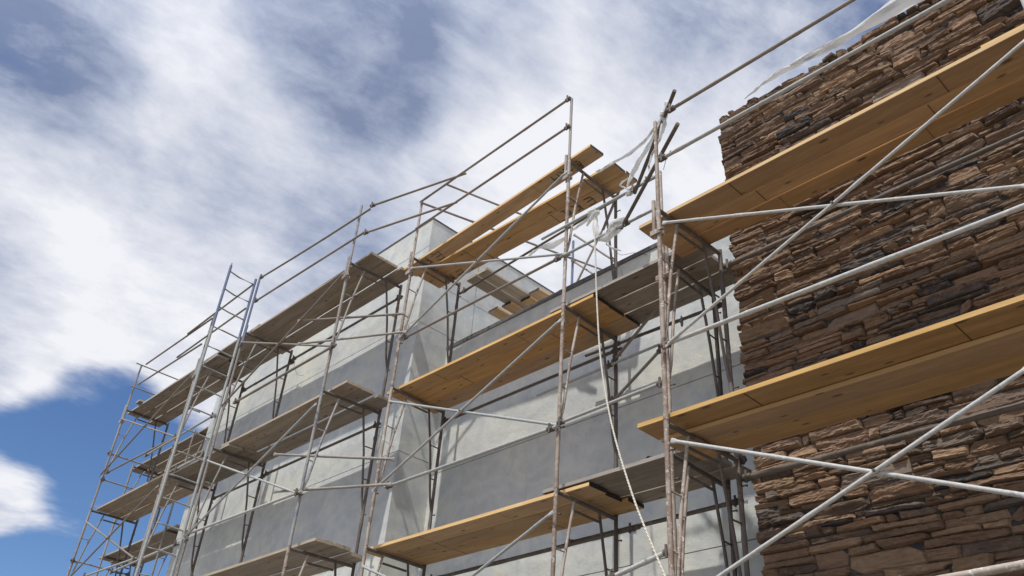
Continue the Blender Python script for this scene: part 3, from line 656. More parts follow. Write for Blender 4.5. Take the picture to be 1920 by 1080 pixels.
# ------------------------------------------------------------------ planks
NP = [0]
def plank(p0, p1, w, t, kind, label, ends=False, name='scaffold_plank', letters=None):
    """p0, p1: middle of the underside at both ends; a butted top sheet, edge and end faces of their own materials"""
    a = np.array(W_(p0)); b = np.array(W_(p1)); d = b-a; L = np.linalg.norm(d); d /= L
    s = np.cross((0, 0, 1), d); s /= np.linalg.norm(s); n = np.cross(d, s)
    r = random.Random(NP[0]*13+5); NP[0] += 1
    mats = {'new': ('new', 'newedge'), 'used': ('used', 'usededge'), 'old': ('old', 'oldedge')}[kind]
    nn = 14; mb = MB(); ring = []
    sag = r.uniform(0.0, 0.008); tw = r.uniform(-0.004, 0.004); bow = r.uniform(-0.004, 0.004)
    bev = 0.0035
    prof = [(-.5+bev/w, 0), (.5-bev/w, 0), (.5, bev), (.5, t-bev), (.5-bev/w, t), (-.5+bev/w, t), (-.5, t-bev), (-.5, bev)]
    for i in range(nn+1):
        u = i/nn; x = u*L; k = 4*u*(1-u)
        jit = (r.uniform(-0.002, 0.002) if kind == 'old' else 0)
        ring.append([(x, y*w + bow*k + jit, z - sag*k + tw*(u-.5)*y*2) for y, z in prof])
    vs = [q for rg_ in ring for q in rg_]; q8 = len(prof)
    for i in range(nn):
        for k in range(q8):
            f = (i*q8+k, i*q8+(k+1) % q8, (i+1)*q8+(k+1) % q8, (i+1)*q8+k)
            mi = 1 if k in (2, 6) else 0
            mb.add([], [], 0); mb.f.append(tuple(reversed(f))); mb.mi.append(mi); mb.sm.append(False)
    mb.v = [tuple(map(float, q)) for q in vs]
    mb.f.append(tuple(range(q8))); mb.mi.append(2); mb.sm.append(False)
    mb.f.append(tuple(reversed([nn*q8+k for k in range(q8)]))); mb.mi.append(2); mb.sm.append(False)
    me = mb.mesh(name, [mats[0], mats[1], 'end' if ends else mats[1]])
    rot = Matrix((d, s, n)).transposed().to_euler()
    if letters or (kind == 'new' and L > 2):
        e = bpy.data.objects.new(name, None); col.objects.link(e); e.location = tuple(a); e.rotation_euler = rot
        tag(e, label, 'plank', 'scaffold planks'); link('board', me, e)
        if kind == 'new' and L > 2:       # scarf joints of the laminated board
            for q in range(1 + (L > 3)):
                x = L*(0.3+0.4*q)+r.uniform(-.2, .2); m2 = MB(); m2.box((x, -w/2+0.006, -0.0016-0.003), (x+0.004, w/2-0.006, -0.0012)); link('scarf_joint', m2.mesh('scarf_joint', 'ink'), e)
        if letters:
            inv = Matrix.LocRotScale(Vector(a), rot, None).inverted()
            for word in letters:
                m2 = MB()
                for stroke in word:
                    P = [inv @ Vector(W_(at(u_, v_, Z=p0[2]-0.0015))) for u_, v_ in stroke]
                    m2.tube([(p.x, p.y, -0.0030) for p in P], 0.0068, 6)
                m2.v = [(x_, y_, -0.0030 + (z_+0.0030)*0.25 - sag*4*(x_/L)*(1-x_/L)) for x_, y_, z_ in m2.v]
                link('marker_lettering', m2.mesh('marker_lettering', 'ink'), e)
        return e
    o = link(name, me, None, tuple(a), rot); return tag(o, label, 'plank', 'scaffold planks')
ZB = RP+0.002
def deck(x0s, x1s, ys, z, t, kind, lab, ends=False, dz=(0, 0, 0), letters=(None, None, None)):
    for i, (ya, yb) in enumerate(ys):
        nm = ('outer', 'centre', 'wall side')[i]
        yy0, yy1 = (ya+yb)/2, (ya+yb)/2
        plank((x0s[i], yy0, z+ZB+dz[i]), (x1s[i], yy1, z+ZB+dz[i]), yb-ya-0.009, t, kind, f'{nm} {lab}', ends, letters=letters[i])
T = 0.040
def z1(pts): return [(770+x/12, 450+y/12) for x, y in pts]
def z2(pts): return [(1020+x/9, 290+y/9) for x, y in pts]
EK1 = [z1([(445,318),(545,318),(620,255),(760,380),(650,455)]), z1([(685,315),(570,400)])]
K1 = [z1([(325,400),(520,510)]), z1([(430,460),(325,462)]), z1([(430,460),(462,500),(455,535)])]
E2 = [z1([(1020,730),(1130,655),(1220,745)]), z1([(1190,720),(1115,780)])]
K2 = [z1([(880,765),(1045,890)]), z1([(970,830),(960,870),(925,915)]), z1([(960,850),(800,805)])]
O2 = [z1([(770,965),(860,990),(865,950),(820,920)])]
A3 = [z2([(525,125),(560,105),(590,115),(670,210),(650,230),(560,140)]), z2([(620,170),(590,195)])]
H3 = [z2([(115,370),(210,465)]), z2([(180,415),(250,385)]), z2([(215,325),(300,400)])]
V3 = [z2([(245,295),(340,310)]), z2([(330,240),(345,310)])]
E4 = [z2([(665,770),(770,715),(815,735),(880,800),(775,860)]), z2([(815,745),(730,810)])]
K4 = [z2([(440,725),(665,920)]), z2([(620,880),(450,880)]), z2([(620,880),(610,920),(580,960)])]
V4 = [z2([(320,945),(370,1000)]), z2([(425,940),(475,1005)]), z2([(440,960),(440,1030)])]
# top deck of the middle run: outer board lies apart and askew
zt2 = 4.10+ZB
plank((-3.33, 0.235, zt2), (0.36, 0.105, zt2), 0.225, T, 'new', 'outer marker lettered plank of the top deck, a gap beside it', True, letters=[EK1, K1, A3, H3, V3])
plank((-3.30, 0.44, zt2), (0.36, 0.515, zt2), 0.215, T, 'new', 'centre plain plank of the top deck right of the tower corner', True)
plank((-3.30, 0.66, zt2), (0.37, 0.735, zt2), 0.215, T, 'new', 'wall side marker lettered plank of the top deck right of the tower corner', True, letters=[E2, K2, O2, E4, K4, V4])
deck((-3.22, -3.12, -3.16), (0.34, 0.33, 0.34), ((0.10, 0.36), (0.36, 0.62), (0.62, 0.88)), 2.05, T, 'new', 'orange plank of the middle deck over the low grey wall', True)
deck((-3.20, -3.10, -3.06), (0.30, 0.27, 0.34), ((0.13, 0.39), (0.39, 0.64), (0.64, 0.89)), 0.0, T, 'new', 'orange plank of the lowest deck over the low grey wall', True)
deck((-0.29, 0.1, 0.15), (1.68, 1.62, 1.66), ((0.10, 0.37), (0.375, 0.64), (0.645, 0.91)), 2.05+T+0.012, T, 'old', 'weathered grey plank lapping over the middle deck to the stone wall', dz=(0, 0.004, 0))
deck((-0.29, 0.0, 0.1), (1.52, 1.50, 1.54), ((0.12, 0.38), (0.385, 0.64), (0.645, 0.89)), 0.0+T+0.012, T, 'old', 'weathered grey plank lapping over the lowest deck to the stone wall', dz=(0, 0.004, 0))
# stone wall run
ZR = COLS['S1'][2]
deck((1.50, 1.53, 1.53), (5.15, 5.1, 5.2), ((-0.590, -0.365), (-0.365, -0.165), (-0.165, 0.025)), H+ZR, T, 'new', 'orange plank of the upper deck along the stone wall')
plank((1.51, -0.53, ZR+ZB+T), (5.2, -0.515, ZR+ZB+T), 0.27, T, 'new', 'outer raised orange plank of the lower deck along the stone wall')
plank((1.56, -0.31, ZR+ZB), (5.2, -0.27, ZR+ZB), 0.25, T, 'new', 'centre orange plank of the lower deck along the stone wall')
plank((1.60, -0.055, ZR+ZB), (5.2, -0.02, ZR+ZB), 0.24, T, 'new', 'wall side orange plank of the lower deck along the stone wall')
a = at(1840, 92, Z=H+ZR+ZB+T); plank((a[0], a[1]+0.13, H+ZR+ZB+T), (a[0]+1.6, a[1]+0.13, H+ZR+ZB+T), 0.25, T, 'new', 'short orange plank lying on the upper stone wall deck at the right border')
# tower run
deck((-7.05, -7.0, -6.95), (-3.42, -3.42, -3.34), ((-0.415, -0.17), (-0.17, 0.065), (0.065, 0.31)), 4.10, T, 'used', 'grey brown plank of the top deck between ladder and tower corner', dz=(T, T, 0))
deck((-6.80, -6.75, -7.0), (-3.42, -3.43, -3.36), ((-0.40, -0.17), (-0.17, 0.045), (0.06, 0.32)), 2.05, T, 'used', 'grey brown plank of the middle deck between ladder and tower corner', dz=(T, T, 0))
deck((-7.0, -6.9, -6.9), (-3.43, -3.42, -3.44), ((-0.40, -0.14), (-0.14, 0.10), (0.105, 0.34)), 0.0, T, 'used', 'grey brown plank of the lowest deck between ladder and tower corner', dz=(T, T, 0))
deck((-8.75, -8.7, -8.8), (-6.55, -6.5, -6.6), ((-0.41, -0.16), (-0.16, 0.07), (0.075, 0.31)), 4.10+T, T, 'old', 'short grey plank of the top deck behind the ladder', dz=(T, T, 0))
deck((-8.72, -8.8, -8.7), (-6.50, -6.45, -6.6), ((-0.40, -0.15), (-0.15, 0.08), (0.085, 0.32)), 2.05-0.0, T, 'old', 'short grey plank of the middle deck behind the ladder', dz=(0.0, 0.0, T))
deck((-8.72, -8.8, -8.7), (-6.45, -6.5, -6.6), ((-0.40, -0.15), (-0.15, 0.08), (0.085, 0.32)), 0.0-0.0, T, 'old', 'short grey plank of the lowest deck behind the ladder', dz=(0.0, 0.0, T))
deck((-11.62, -11.55, -11.7), (-7.9, -8.0, -7.95), ((-0.43, -0.19), (-0.185, 0.05), (0.06, 0.30)), 4.10, T, 'old', 'grey plank of the top deck at the far left end', dz=(0.0, 0.0, 0))
deck((-11.50, -11.62, -11.55), (-7.75, -7.85, -7.8), ((-0.43, -0.18), (-0.175, 0.06), (0.07, 0.31)), 2.05, T, 'used', 'grey brown plank of the middle deck at the far left end', dz=(T, T, T))
deck((-11.55, -11.6, -11.5), (-7.85, -7.9, -7.8), ((-0.43, -0.18), (-0.175, 0.06), (0.07, 0.31)), 0.0, T, 'used', 'grey brown plank of the lowest deck at the far left end', dz=(T, T, T))
plank((-11.0, -0.50, 4.10+ZB+T+0.002), (-10.98, 0.3, 4.10+ZB+T+0.002), 0.2, 0.038, 'old', 'short crosswise board lying on the far left top deck')
# far run beyond the tower
deck((-14.65, -14.5, -14.6), (-10.9, -10.95, -10.9), ((0.95, 1.20), (1.21, 1.45), (1.46, 1.70)), 4.10, T, 'old', 'grey plank of the upper deck beyond the tower')
deck((-14.6, -14.68, -14.5), (-10.9, -10.95, -10.9), ((0.90, 1.16), (1.17, 1.42), (1.43, 1.68)), 2.05, T, 'old', 'grey plank of the lower deck beyond the tower')
# deck along the side of the tower, seen past the marked planks
zz = 4.10+ZB
def yplank(ua, va, ub, vb, y0, y1, z, kind, label):
    A = at(ua, va, Z=z); B = at(ub, vb, Z=z); xm = (A[0]+B[0])/2; w = abs(B[0]-A[0])
    plank((xm, y0, z), (xm, y1, z), min(max(w, 0.21 if kind == 'used' else 0.0), 0.3), T, kind, label, kind == 'new')
YO = 1.72
yplank(916, 587, 933, 578, at(925, 582, Z=zz)[1], 5.3, zz, 'new', 'first orange plank lying back along the tower side, nearest the tower')
yplank(941, 577, 958, 568, at(950, 572, Z=zz)[1], 5.3, zz, 'new', 'second orange plank lying back along the tower side')
yplank(976, 567, 995, 558, at(986, 562, Z=zz)[1], 5.3, zz, 'new', 'third orange plank lying back along the tower side')
yplank(991, 553, 1011, 543, at(1001, 548, Z=zz)[1], 5.3, zz, 'new', 'fourth orange plank lying back along the tower side, farthest from the tower')
zz2 = zz+T+0.002
yplank(868, 521, 885, 515, 0.93, 2.6, zz2, 'used', 'weathered board lying back beside the tower, lower in view')
yplank(892, 512, 906, 503, 0.93, 2.6, zz2, 'used', 'weathered board lying back beside the tower, upper in view')

# ------------------------------------------------------------------ plastic film and rope
def ribbon(name, pts, label, cat='plastic film', group='torn plastic film', seed=0, rows=9, crump=0.012):
    """pts: (photo x, photo y, width in metres, Y); a crumpled strip of film"""
    r = random.Random(seed); C = []; 
    P = [np.array(W_(at(u, v, Y=y))) for u, v, w, y in pts]; Wd = [p[2] for p in pts]
    Q = []; ww = []
    for i in range(len(P)-1):
        m_ = 6
        for j in range(m_):
            t = j/m_; Q.append(P[i]*(1-t)+P[i+1]*t); ww.append(Wd[i]*(1-t)+Wd[i+1]*t)
    Q.append(P[-1]); ww.append(Wd[-1])
    mb = MB(); n = len(Q); vs = []
    for i in range(n):
        t = Q[min(i+1, n-1)]-Q[max(i-1, 0)]; t /= np.linalg.norm(t); f = np.array((0.35, -0.9, -0.25)); s = np.cross(t, f); s /= np.linalg.norm(s); nn_ = np.cross(s, t)
        tw = 0.6*mnoise.noise(Vector((i*0.09, seed, 0)))
        for k in range(rows+1):
            a = (k/rows-.5)*ww[i]*(1+0.18*mnoise.noise(Vector((i*0.22, k*0.7+seed, 3))))
            d = crump*mnoise.noise(Vector((i*0.2, k*1.6, seed)))*1.6 + 0.22*ww[i]*math.cos((k/rows-.5)*5) + 0.10*ww[i]*mnoise.noise(Vector((k*0.85, i*0.10, seed*3.1)))*2
            vs.append(Q[i] + s*a*math.cos(tw) + nn_*(a*math.sin(tw) + d))
    fs = [(i*(rows+1)+k, i*(rows+1)+k+1, (i+1)*(rows+1)+k+1, (i+1)*(rows+1)+k) for i in range(n-1) for k in range(rows)]
    mb.add(vs, fs, 0, True); o0 = tuple(Q[0]); o = link(name, local(mb, o0).mesh(name, 'film'), None, o0)
    return tag(o, label, cat, group)
def wad(u, v, y, rad, sc, label, seed):
    c = np.array(W_(at(u, v, Y=y))); mb = MB(); nu, nv = 44, 30; vs = []
    for j in range(nv+1):
        for i in range(nu):
            th = math.pi*j/nv; ph = 2*math.pi*i/nu; d = np.array((math.sin(th)*math.cos(ph), math.sin(th)*math.sin(ph), math.cos(th)))
            k = 0.75+0.5*mnoise.noise(Vector(d*1.9)+Vector((seed*9.1, 0, 0)))+0.75*abs(mnoise.noise(Vector((d[0]*3, d[1]*3, d[2]*1.3))+Vector((seed, 0, 0))))+0.35*abs(mnoise.noise(Vector(d*7)+Vector((seed, 4, 0))))
            vs.append(c + d*rad*k*np.array(sc))
    fs = [(j*nu+i, j*nu+(i+1) % nu, (j+1)*nu+(i+1) % nu, (j+1)*nu+i) for j in range(nv) for i in range(nu)]
    mb.add(vs, fs, 0, True); o = link('film_bundle', local(mb, tuple(c)).mesh('film_bundle', 'film'), None, tuple(c)); return tag(o, label, 'plastic film', 'torn plastic film')
yy = -0.75
ribbon('film_streamer', [(1745, -30, .16, yy), (1690, 2, .135, yy), (1640, 33, .11, yy), (1590, 66, .085, yy), (1545, 92, .075, yy), (1505, 112, .05, yy), (1470, 130, .055, yy), (1445, 146, .05, yy), (1428, 158, .015, yy), (1415, 170, .025, yy), (1396, 185, .004, yy)], 'long torn plastic streamer blowing left above the stone wall', seed=1)
ribbon('film_streamer', [(1246, 212, .03, -.6), (1228, 240, .035, -.55), (1208, 265, .03, -.5), (1180, 288, .035, -.5), (1150, 304, .035, -.5), (1128, 318, .035, -.5), (1118, 321, .03, -.5)], 'thin plastic strip blown left over the planks from the rusty post', seed=2)
ribbon('film_streamer', [(1248, 212, .05, -.6), (1232, 245, .05, -.5), (1214, 275, .06, -.4), (1197, 302, .07, -.35), (1184, 328, .05, -.3), (1176, 350, .02, -.3)], 'wide plastic strip hanging along the upper slanting tube', seed=3)
ribbon('film_streamer', [(1250, 206, .05, -.66), (1244, 230, .05, -.6), (1236, 262, .03, -.6), (1222, 290, .025, -.5), (1216, 312, .02, -.5), (1220, 328, .02, -.4)], 'narrow plastic strip curling beside the rusty post', seed=4)
ribbon('film_streamer', [(1186, 330, .02, -.25), (1168, 340, .02, -.2), (1162, 348, .02, -.1), (1172, 352, .02, -.1), (1184, 358, .02, -.05)], 'small curled plastic loop by the plank ends', seed=5)
wad(1252, 196, -.66, .030, (0.9, .8, 1.6), 'plastic wrapped round the upper slanting tube end', 1)
wad(1243, 213, -.66, .027, (1, .8, 1.2), 'plastic wrapped round the rusty post top', 2)
wad(1112, 398, -.02, .052, (1.3, .8, .8), 'plastic bundle knotted on the upper rail where the rope hangs', 3)
wad(1155, 420, -.02, .046, (1.5, .8, 1), 'plastic bundle knotted on the lower rail beside the rope', 4)
wad(1180, 362, -.02, .036, (1.1, .8, .8), 'plastic wound round the foot of the upper slanting tube', 5)
ribbon('film_streamer', [(1118, 395, .03, .0), (1104, 408, .03, .0), (1090, 420, .05, .02), (1073, 432, .02, .05)], 'plastic strip trailing left from the rail bundle', seed=6)
ribbon('film_streamer', [(1060, 445, .03, .35), (1035, 458, .10, .4), (1012, 464, .03, .5), (998, 473, .05, .6), (990, 482, .02, .6)], 'plastic strip caught on the tube behind the middle frame', seed=7)
ribbon('film_streamer', [(1117, 405, .03, -.03), (1115, 420, .07, -.03), (1118, 437, .09, -.03), (1117, 448, .03, -.03)], 'plastic flap hanging at the top of the rope', seed=8)
ribbon('film_streamer', [(1165, 418, .09, -.03), (1150, 432, .12, -.03), (1135, 445, .10, -.03), (1122, 450, .03, -.03)], 'plastic sheet hanging under the lower rail', seed=9)
ribbon('film_streamer', [(1140, 445, .015, .7), (1137, 458, .02, .7), (1150, 466, .025, .75), (1165, 470, .015, .8)], 'thin plastic shred by the middle frame rear post', seed=10)
ribbon('film_streamer', [(1124, 396, .05, -.04), (1112, 402, .07, -.05), (1106, 412, .05, -.04), (1100, 424, .02, -.03)], 'short plastic tuft below the rail bundle', seed=12)
ribbon('film_streamer', [(1176, 408, .03, -.04), (1160, 414, .07, -.05), (1146, 424, .08, -.05), (1138, 436, .04, -.04), (1128, 440, .02, -.03)], 'folded plastic tuft on the lower rail', seed=13)
ribbon('film_streamer', [(1258, 186, .03, -.68), (1250, 200, .05, -.68), (1243, 216, .05, -.66), (1247, 232, .03, -.62), (1243, 250, .015, -.6)], 'plastic tuft twisted on the rusty post top', seed=14)
# rope
mb = MB(); P = [W_(p) for p in (at(1114, 408, Y=-.03), at(1116, 470, Y=-.06), at(1119, 560, Y=-.10), at(1127, 680, Y=-.16), at(1148, 800, Y=-.24), at(1185, 925, Y=-.33), at(1222, 1020, Y=-.42), at(1262, 1115, Y=-.5))]
PP = []
for i in range(len(P)-1):
    p0 = np.array(P[max(i-1, 0)]); p1 = np.array(P[i]); p2 = np.array(P[i+1]); p3 = np.array(P[min(i+2, len(P)-1)])
    for j in range(5):
        t = j/5; PP.append(0.5*((2*p1)+(-p0+p2)*t+(2*p0-5*p1+4*p2-p3)*t*t+(-p0+3*p1-3*p2+p3)*t**3))
PP.append(np.array(P[-1])); QQ = []
for i in range(len(PP)-1):
    for j in range(6): QQ.append(PP[i]*(1-j/6)+PP[i+1]*j/6)
QQ.append(PP[-1]); mb.tube(QQ, [0.0082*(1+0.09*math.sin(i*2.1)+0.05*math.sin(i*0.7)) for i in range(len(QQ))], 8); o0 = tuple(PP[0])
tag(link('hanging_rope', local(mb, o0).mesh('hanging_rope', 'rope'), None, o0), 'cream rope hanging from the plastic bundle past the lowest deck', 'rope')

# ------------------------------------------------------------------ small clutter
def wire(pts, label, r=0.0028):
    P = [np.array(W_(p)) for p in pts]; Q = []
    for i in range(len(P)-1):
        p0 = P[max(i-1, 0)]; p1 = P[i]; p2 = P[i+1]; p3 = P[min(i+2, len(P)-1)]
        for j in range(5):
            t = j/5; Q.append(0.5*((2*p1)+(-p0+p2)*t+(2*p0-5*p1+4*p2-p3)*t*t+(-p0+3*p1-3*p2+p3)*t**3))
    Q.append(P[-1]); mb = MB(); mb.tube(Q, r, 5); o0 = tuple(Q[0])
    tag(link('tie_wire', local(mb, o0).mesh('tie_wire', 'dark'), None, o0), label, 'wire', 'tie wires')
def lump(p, rad, sc, mat, name, label, cat, seed, group=None):
    c = np.array(W_(p)); mb = MB(); nu, nv = 14, 9; vs = []
    for j in range(nv+1):
        for i in range(nu):
            th = math.pi*j/nv; ph = 2*math.pi*i/nu; d = np.array((math.sin(th)*math.cos(ph), math.sin(th)*math.sin(ph), math.cos(th)))
            k = 1+0.5*mnoise.noise(Vector(d*1.9)+Vector((seed*7.3, 0, 0)))+0.25*mnoise.noise(Vector(d*5)+Vector((seed, 3, 0)))
            vs.append(c + d*rad*k*np.array(sc))
    fs = [(j*nu+i, j*nu+(i+1) % nu, (j+1)*nu+(i+1) % nu, (j+1)*nu+i) for j in range(nv) for i in range(nu)]
    mb.add(vs, fs, 0, False); tag(link(name, local(mb, tuple(c)).mesh(name, mat), None, tuple(c)), label, cat, group)
wire([at(1340, 495, Y=0.2), at(1362, 512, Y=0.5), at(1385, 519, Y=0.9), at(1404, 524, Y=1.2)], 'tie wire from the stone wall frame back to the grey wall')
wire([at(1150, 468, Y=0.9), at(1165, 478, Y=1.0), at(1190, 474, Y=1.1), at(1213, 478, Y=1.22)], 'tie wire from the middle frame to the parapet cap')
wire([at(1152, 520, Y=.9), at(1160, 500, Y=.95), at(1167, 515, Y=1.0), at(1163, 530, Y=1.2)], 'curled tie wire on the middle frame rear post')
wire([at(704, 838, Y=.36), at(700, 822, Y=.4), at(708, 816, Y=.36), at(720, 826, Y=.5), at(738, 838, Y=.63)], 'tie wire between rear post and tower near its corner')
wire([at(548, 660, Y=.35), at(556, 700, Y=.5), at(570, 703, Y=.63)], 'tie wire from the ladder bay rear post to the tower')
wire([at(1244, 318, Y=-.73), at(1250, 296, Y=-.72), at(1258, 282, Y=-.74), at(1250, 292, Y=-.76)], 'wire loop on the stone wall mid guardrail')
zl = 0.0+2*T+0.012+ZB
for i, (u, v, s_) in enumerate([(1222, 868, .045), (1236, 866, .03), (1300, 851, .04), (1262, 858, .025)]):
    p = at(u, v, Y=0.19); lump((p[0], p[1], zl+0.012), s_, (1.5, 1.0, 0.45), 'mortar', 'mortar_clod', ('big dried mortar clod', 'flat dried mortar clod', 'mortar clod nearest the stone wall', 'smallest mortar clod')[i]+' on the weathered lowest deck edge', 'mortar clod', i+2, 'dried mortar clods')
p = at(1387, 861, Y=0.21); lump(p, 0.052, (0.95, 0.9, 1.15), 'end', 'dark_rag', 'dark rag bundled round the rear post by the stone wall', 'rag', 9)
p = at(1278, 602, Y=-0.70); lump(p, 0.024, (0.5, 0.5, 1.9), 'end', 'black_tape', 'black tape end tied to the brace by the stone wall', 'tape', 11)
p = at(1362, 868, Y=0.40); mb = MB(); mb.box((-0.10, -0.03, 0), (0.10, 0.03, 0.028), 0); mb.box((-0.10, -0.03, 0.0282), (0.10, 0.03, 0.055), 1)
mt, nt, b = newmat('blue card'); v, _ = objvec(nt); nt.links.new(ramp(nt, noise_tex(nt, v, 20), [(0.3, (0.06, 0.09, 0.30)), (0.7, (0.10, 0.14, 0.40))]), b.inputs['Base Color']); M['card'] = mt
mt, nt, b = newmat('white card'); v, _ = objvec(nt); nt.links.new(ramp(nt, noise_tex(nt, v, 20), [(0.3, (0.66, 0.67, 0.68)), (0.7, (0.8, 0.8, 0.8))]), b.inputs['Base Color']); M['whitecard'] = mt
o = link('small_carton', mb.mesh('small_carton', ['card', 'whitecard']), None, W_((p[0], p[1], zl+0.004)), (0, 0, -0.5)); tag(o, 'small blue and white carton beside the dark rag by the stone wall', 'carton')

# ------------------------------------------------------------------ light and sky
SD = Vector((0.28, -1.0, 1.87)).normalized()
el = math.asin(SD.z); rot = math.atan2(SD.x, SD.y)
sl = bpy.data.lights.new('sun', 'SUN'); sl.energy = 3.3; sl.angle = R(0.8); sl.color = (1.0, 0.955, 0.88)
so = bpy.data.objects.new('sun', sl); col.objects.link(so); so.rotation_euler = (-SD).to_track_quat('-Z', 'Y').to_euler(); so.location = (5, -10, 20)
w = bpy.data.worlds.new("World"); scene.world = w; w.use_nodes = True; nt = w.node_tree
bg = nt.nodes["Background"]; STR = 0.1; bg.inputs["Strength"].default_value = STR
sky = nt.nodes.new("ShaderNodeTexSky"); sky.sky_type = 'NISHITA'; sky.sun_disc = False; sky.sun_elevation = el; sky.sun_rotation = rot
sky.air_density = 1.0; sky.dust_density = 0.4; sky.ozone_density = 1.6
tc = nt.nodes.new("ShaderNodeTexCoord"); D = tc.outputs["Generated"]
sp = nt.nodes.new("ShaderNodeSeparateXYZ"); nt.links.new(D, sp.inputs[0])
den = mth(nt, 'ADD', mth(nt, 'MAXIMUM', sp.outputs[2], 0.0), 0.22)
cx = mth(nt, 'DIVIDE', sp.outputs[0], den); cy_ = mth(nt, 'DIVIDE', sp.outputs[1], den)
cb = nt.nodes.new("ShaderNodeCombineXYZ"); nt.links.new(cx, cb.inputs[0]); nt.links.new(cy_, cb.inputs[1])
def warp(vec, sc, amt, seed):
    n = nt.nodes.new("ShaderNodeTexNoise"); n.inputs["Scale"].default_value = sc; n.inputs["Detail"].default_value = 4
    va0 = nt.nodes.new("ShaderNodeVectorMath"); va0.operation = 'ADD'; nt.links.new(vec, va0.inputs[0]); va0.inputs[1].default_value = (seed, seed*0.7, seed*1.3)
    nt.links.new(va0.outputs[0], n.inputs["Vector"])
    s = nt.nodes.new("ShaderNodeVectorMath"); s.operation = 'SUBTRACT'; nt.links.new(n.outputs["Color"], s.inputs[0]); s.inputs[1].default_value = (.5, .5, .5)
    k = nt.nodes.new("ShaderNodeVectorMath"); k.operation = 'SCALE'; nt.links.new(s.outputs[0], k.inputs[0]); k.inputs["Scale"].default_value = amt
    a = nt.nodes.new("ShaderNodeVectorMath"); a.operation = 'ADD'; nt.links.new(vec, a.inputs[0]); nt.links.new(k.outputs[0], a.inputs[1]); return a.outputs[0]
V1 = warp(cb.outputs[0], 2.2, 0.22, 3.0)
DW = warp(D, 3.5, 0.16, 11.0)            # warped direction for the cloud masses
DN = nt.nodes.new("ShaderNodeVectorMath"); DN.operation = 'NORMALIZE'; nt.links.new(DW, DN.inputs[0])
def blob(u, v, rad_px, soft=1.0):
    """soft cap of the sky round the direction of photo position u, v"""
    d = ray(u, v); d = d/np.linalg.norm(d)
    n = nt.nodes.new("ShaderNodeVectorMath"); n.operation = 'DOT_PRODUCT'; nt.links.new(DN.outputs[0], n.inputs[0]); n.inputs[1].default_value = tuple(d)
    c0 = math.cos(rad_px/F_PX); mr = nt.nodes.new("ShaderNodeMapRange"); mr.interpolation_type = 'SMOOTHSTEP'
    nt.links.new(n.outputs["Value"], mr.inputs[0]); mr.inputs[1].default_value = c0; mr.inputs[2].default_value = 1.0; mr.inputs[3].default_value = 0; mr.inputs[4].default_value = 1
    return mr.outputs[0]
n_big = noise_tex(nt, V1, 1.5, 9, 0.58); n_mid = noise_tex(nt, V1, 4.5, 9, 0.60); n_sh = noise_tex(nt, warp(cb.outputs[0], 3, 0.2, 9.0), 2.6, 9, 0.60)
da = ray(560, 40); db = ray(900, 240); pa = da[:2]/(da[2]+0.22*np.linalg.norm(da)); pb_ = db[:2]/(db[2]+0.22*np.linalg.norm(db)); ang = math.atan2(pb_[1]-pa[1], pb_[0]-pa[0])
smp = nt.nodes.new("ShaderNodeMapping"); smp.inputs["Rotation"].default_value = (0, 0, -ang); nt.links.new(cb.outputs[0], smp.inputs["Vector"])
sms = nt.nodes.new("ShaderNodeVectorMath"); sms.operation = 'MULTIPLY'; nt.links.new(smp.outputs[0], sms.inputs[0]); sms.inputs[1].default_value = (0.76, 1.28, 1)
STK = sms.outputs[0]
def sgn(x, k): return mth(nt, 'MULTIPLY', mth(nt, 'SUBTRACT', x, 0.5), k)
n_fine = noise_tex(nt, warp(STK, 6.0, 0.11, 5.0), 12.0, 8, 0.64); n_puff = noise_tex(nt, warp(STK, 4.0, 0.16, 2.0), 6.5, 9, 0.66)
cov = mth(nt, 'ADD', mth(nt, 'ADD', sgn(n_big, 1.1), sgn(n_mid, 0.9)), 0.90)
cov = mth(nt, 'ADD', cov, mth(nt, 'ADD', sgn(n_fine, 0.55), sgn(n_puff, 0.7)))
HOLES = [(50, 800, 220, 1.35), (190, 850, 200, 1.1), (330, 880, 150, 0.6), (150, 1110, 240, 1.25), (20, 575, 110, 0.45), (10, 80, 190, 0.15), (130, 120, 110, 0.06), (680, 100, 180, 0.12), (900, 90, 170, 0.12), (1690, 30, 150, 0.3), (615, 420, 110, 0.2), (-150, 1060, 260, 0.6), (1500, 15, 200, 0.2), (690, 500, 100, 0.2), (300, 1000, 160, 0.5)]
FILLS = [(30, 920, 110, 1.15), (-60, 900, 130, 1.1), (115, 938, 110, 1.0), (205, 958, 110, 0.75), (60, 730, 70, 0.35), (250, 900, 100, 0.6), (20, 720, 90, 0.3), (170, 790, 80, 0.45), (240, 640, 250, 0.6), (30, 430, 280, 0.4), (320, 90, 200, 0.4), (1150, 380, 420, 0.5), (450, 300, 330, 0.55), (560, 260, 200, 0.4), (500, 170, 140, 0.15), (720, 270, 170, 0.4), (60, 660, 130, 0.5), (150, 700, 90, 0.3)]
for u, v, rad, k in HOLES: cov = mth(nt, 'SUBTRACT', cov, mth(nt, 'MULTIPLY', blob(u, v, rad), k))
for u, v, rad, k in FILLS: cov = mth(nt, 'ADD', cov, mth(nt, 'MULTIPLY', blob(u, v, rad), k))
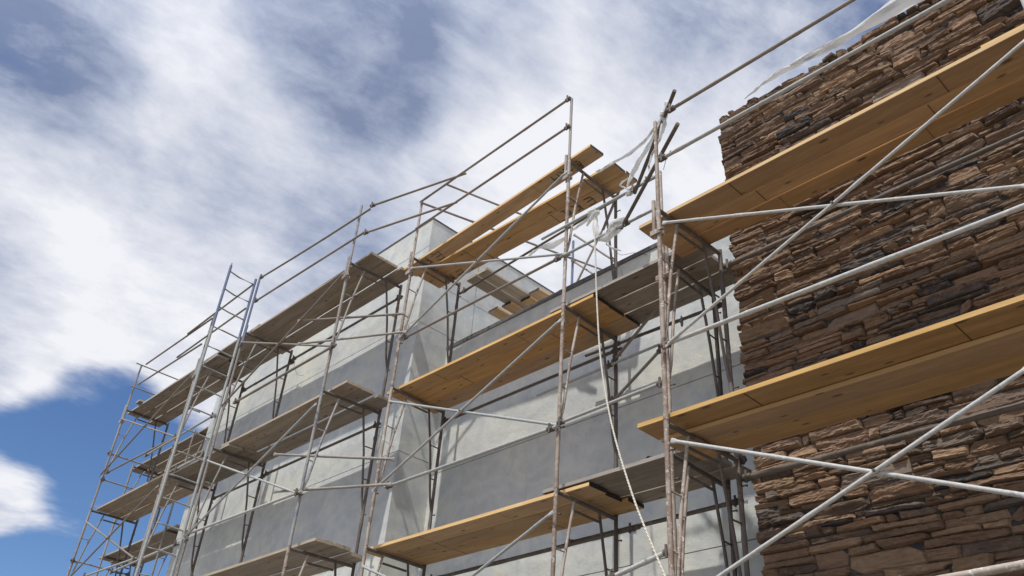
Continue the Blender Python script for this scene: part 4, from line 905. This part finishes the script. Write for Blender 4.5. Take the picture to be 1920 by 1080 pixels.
# open blue sky behind the camera
bk = nt.nodes.new("ShaderNodeMapRange"); bk.interpolation_type = 'SMOOTHSTEP'; nt.links.new(sp.outputs[1], bk.inputs[0]); bk.inputs[1].default_value = -0.1; bk.inputs[2].default_value = -0.75; bk.inputs[3].default_value = 0.0; bk.inputs[4].default_value = 0.12
cov = mth(nt, 'SUBTRACT', cov, bk.outputs[0])
mrc = nt.nodes.new("ShaderNodeMapRange"); mrc.interpolation_type = 'SMOOTHSTEP'; nt.links.new(cov, mrc.inputs[0])
mrc.inputs[1].default_value = 0.02; mrc.inputs[2].default_value = 0.95
sh = mth(nt, 'ADD', mth(nt, 'ADD', sgn(n_sh, 0.95), sgn(n_mid, 0.75)), 0.45)
sh = mth(nt, 'ADD', sh, mth(nt, 'ADD', sgn(n_fine, 0.55), sgn(n_puff, 0.75)))
for u, v, rad, k in [(1130, 440, 520, 0.42), (0, 430, 300, 0.36), (300, 660, 300, 0.34), (70, 925, 200, 0.30), (330, 110, 200, 0.12), (430, 270, 260, 0.14), (620, 260, 200, 0.14), (1000, 230, 230, 0.12)]: sh = mth(nt, 'ADD', sh, mth(nt, 'MULTIPLY', blob(u, v, rad), k))
for u, v, rad, k in [(690, 95, 200, 0.30), (760, 90, 330, 0.10), (100, 200, 300, 0.08), (900, 85, 170, 0.24), (560, 40, 130, 0.06), (250, 330, 220, 0.06), (30, 100, 230, 0.40), (620, 420, 140, 0.14), (0, 570, 150, 0.3)]: sh = mth(nt, 'SUBTRACT', sh, mth(nt, 'MULTIPLY', blob(u, v, rad), k))
cc = ramp(nt, sh, [(0.08, (0.21, 0.26, 0.40)), (0.36, (0.42, 0.47, 0.60)), (0.60, (0.62, 0.65, 0.745)), (0.92, (0.85, 0.86, 0.905))])
ccs = nt.nodes.new("ShaderNodeVectorMath"); ccs.operation = 'SCALE'; nt.links.new(cc, ccs.inputs[0])
# thin cloud is brightest round the sun
sd_ = nt.nodes.new("ShaderNodeVectorMath"); sd_.operation = 'DOT_PRODUCT'; nt.links.new(D, sd_.inputs[0]); sd_.inputs[1].default_value = tuple(SD)
au = nt.nodes.new("ShaderNodeMapRange"); au.interpolation_type = 'SMOOTHSTEP'; nt.links.new(sd_.outputs["Value"], au.inputs[0]); au.inputs[1].default_value = 0.35; au.inputs[2].default_value = 1.0; au.inputs[3].default_value = 0.90/STR; au.inputs[4].default_value = 1.7/STR
nt.links.new(au.outputs[0], ccs.inputs["Scale"])
skc = mix(nt, 1.0, sky.outputs[0], (0.62, 0.78, 1.0), 'MULTIPLY')
out = mix(nt, mrc.outputs[0], skc, ccs.outputs[0]); nt.links.new(out, bg.inputs["Color"])

scene.view_settings.view_transform = 'Standard'; scene.view_settings.look = 'None'; scene.view_settings.gamma = 1.0; scene.view_settings.exposure = 0.22
scene.cycles.max_bounces = 6
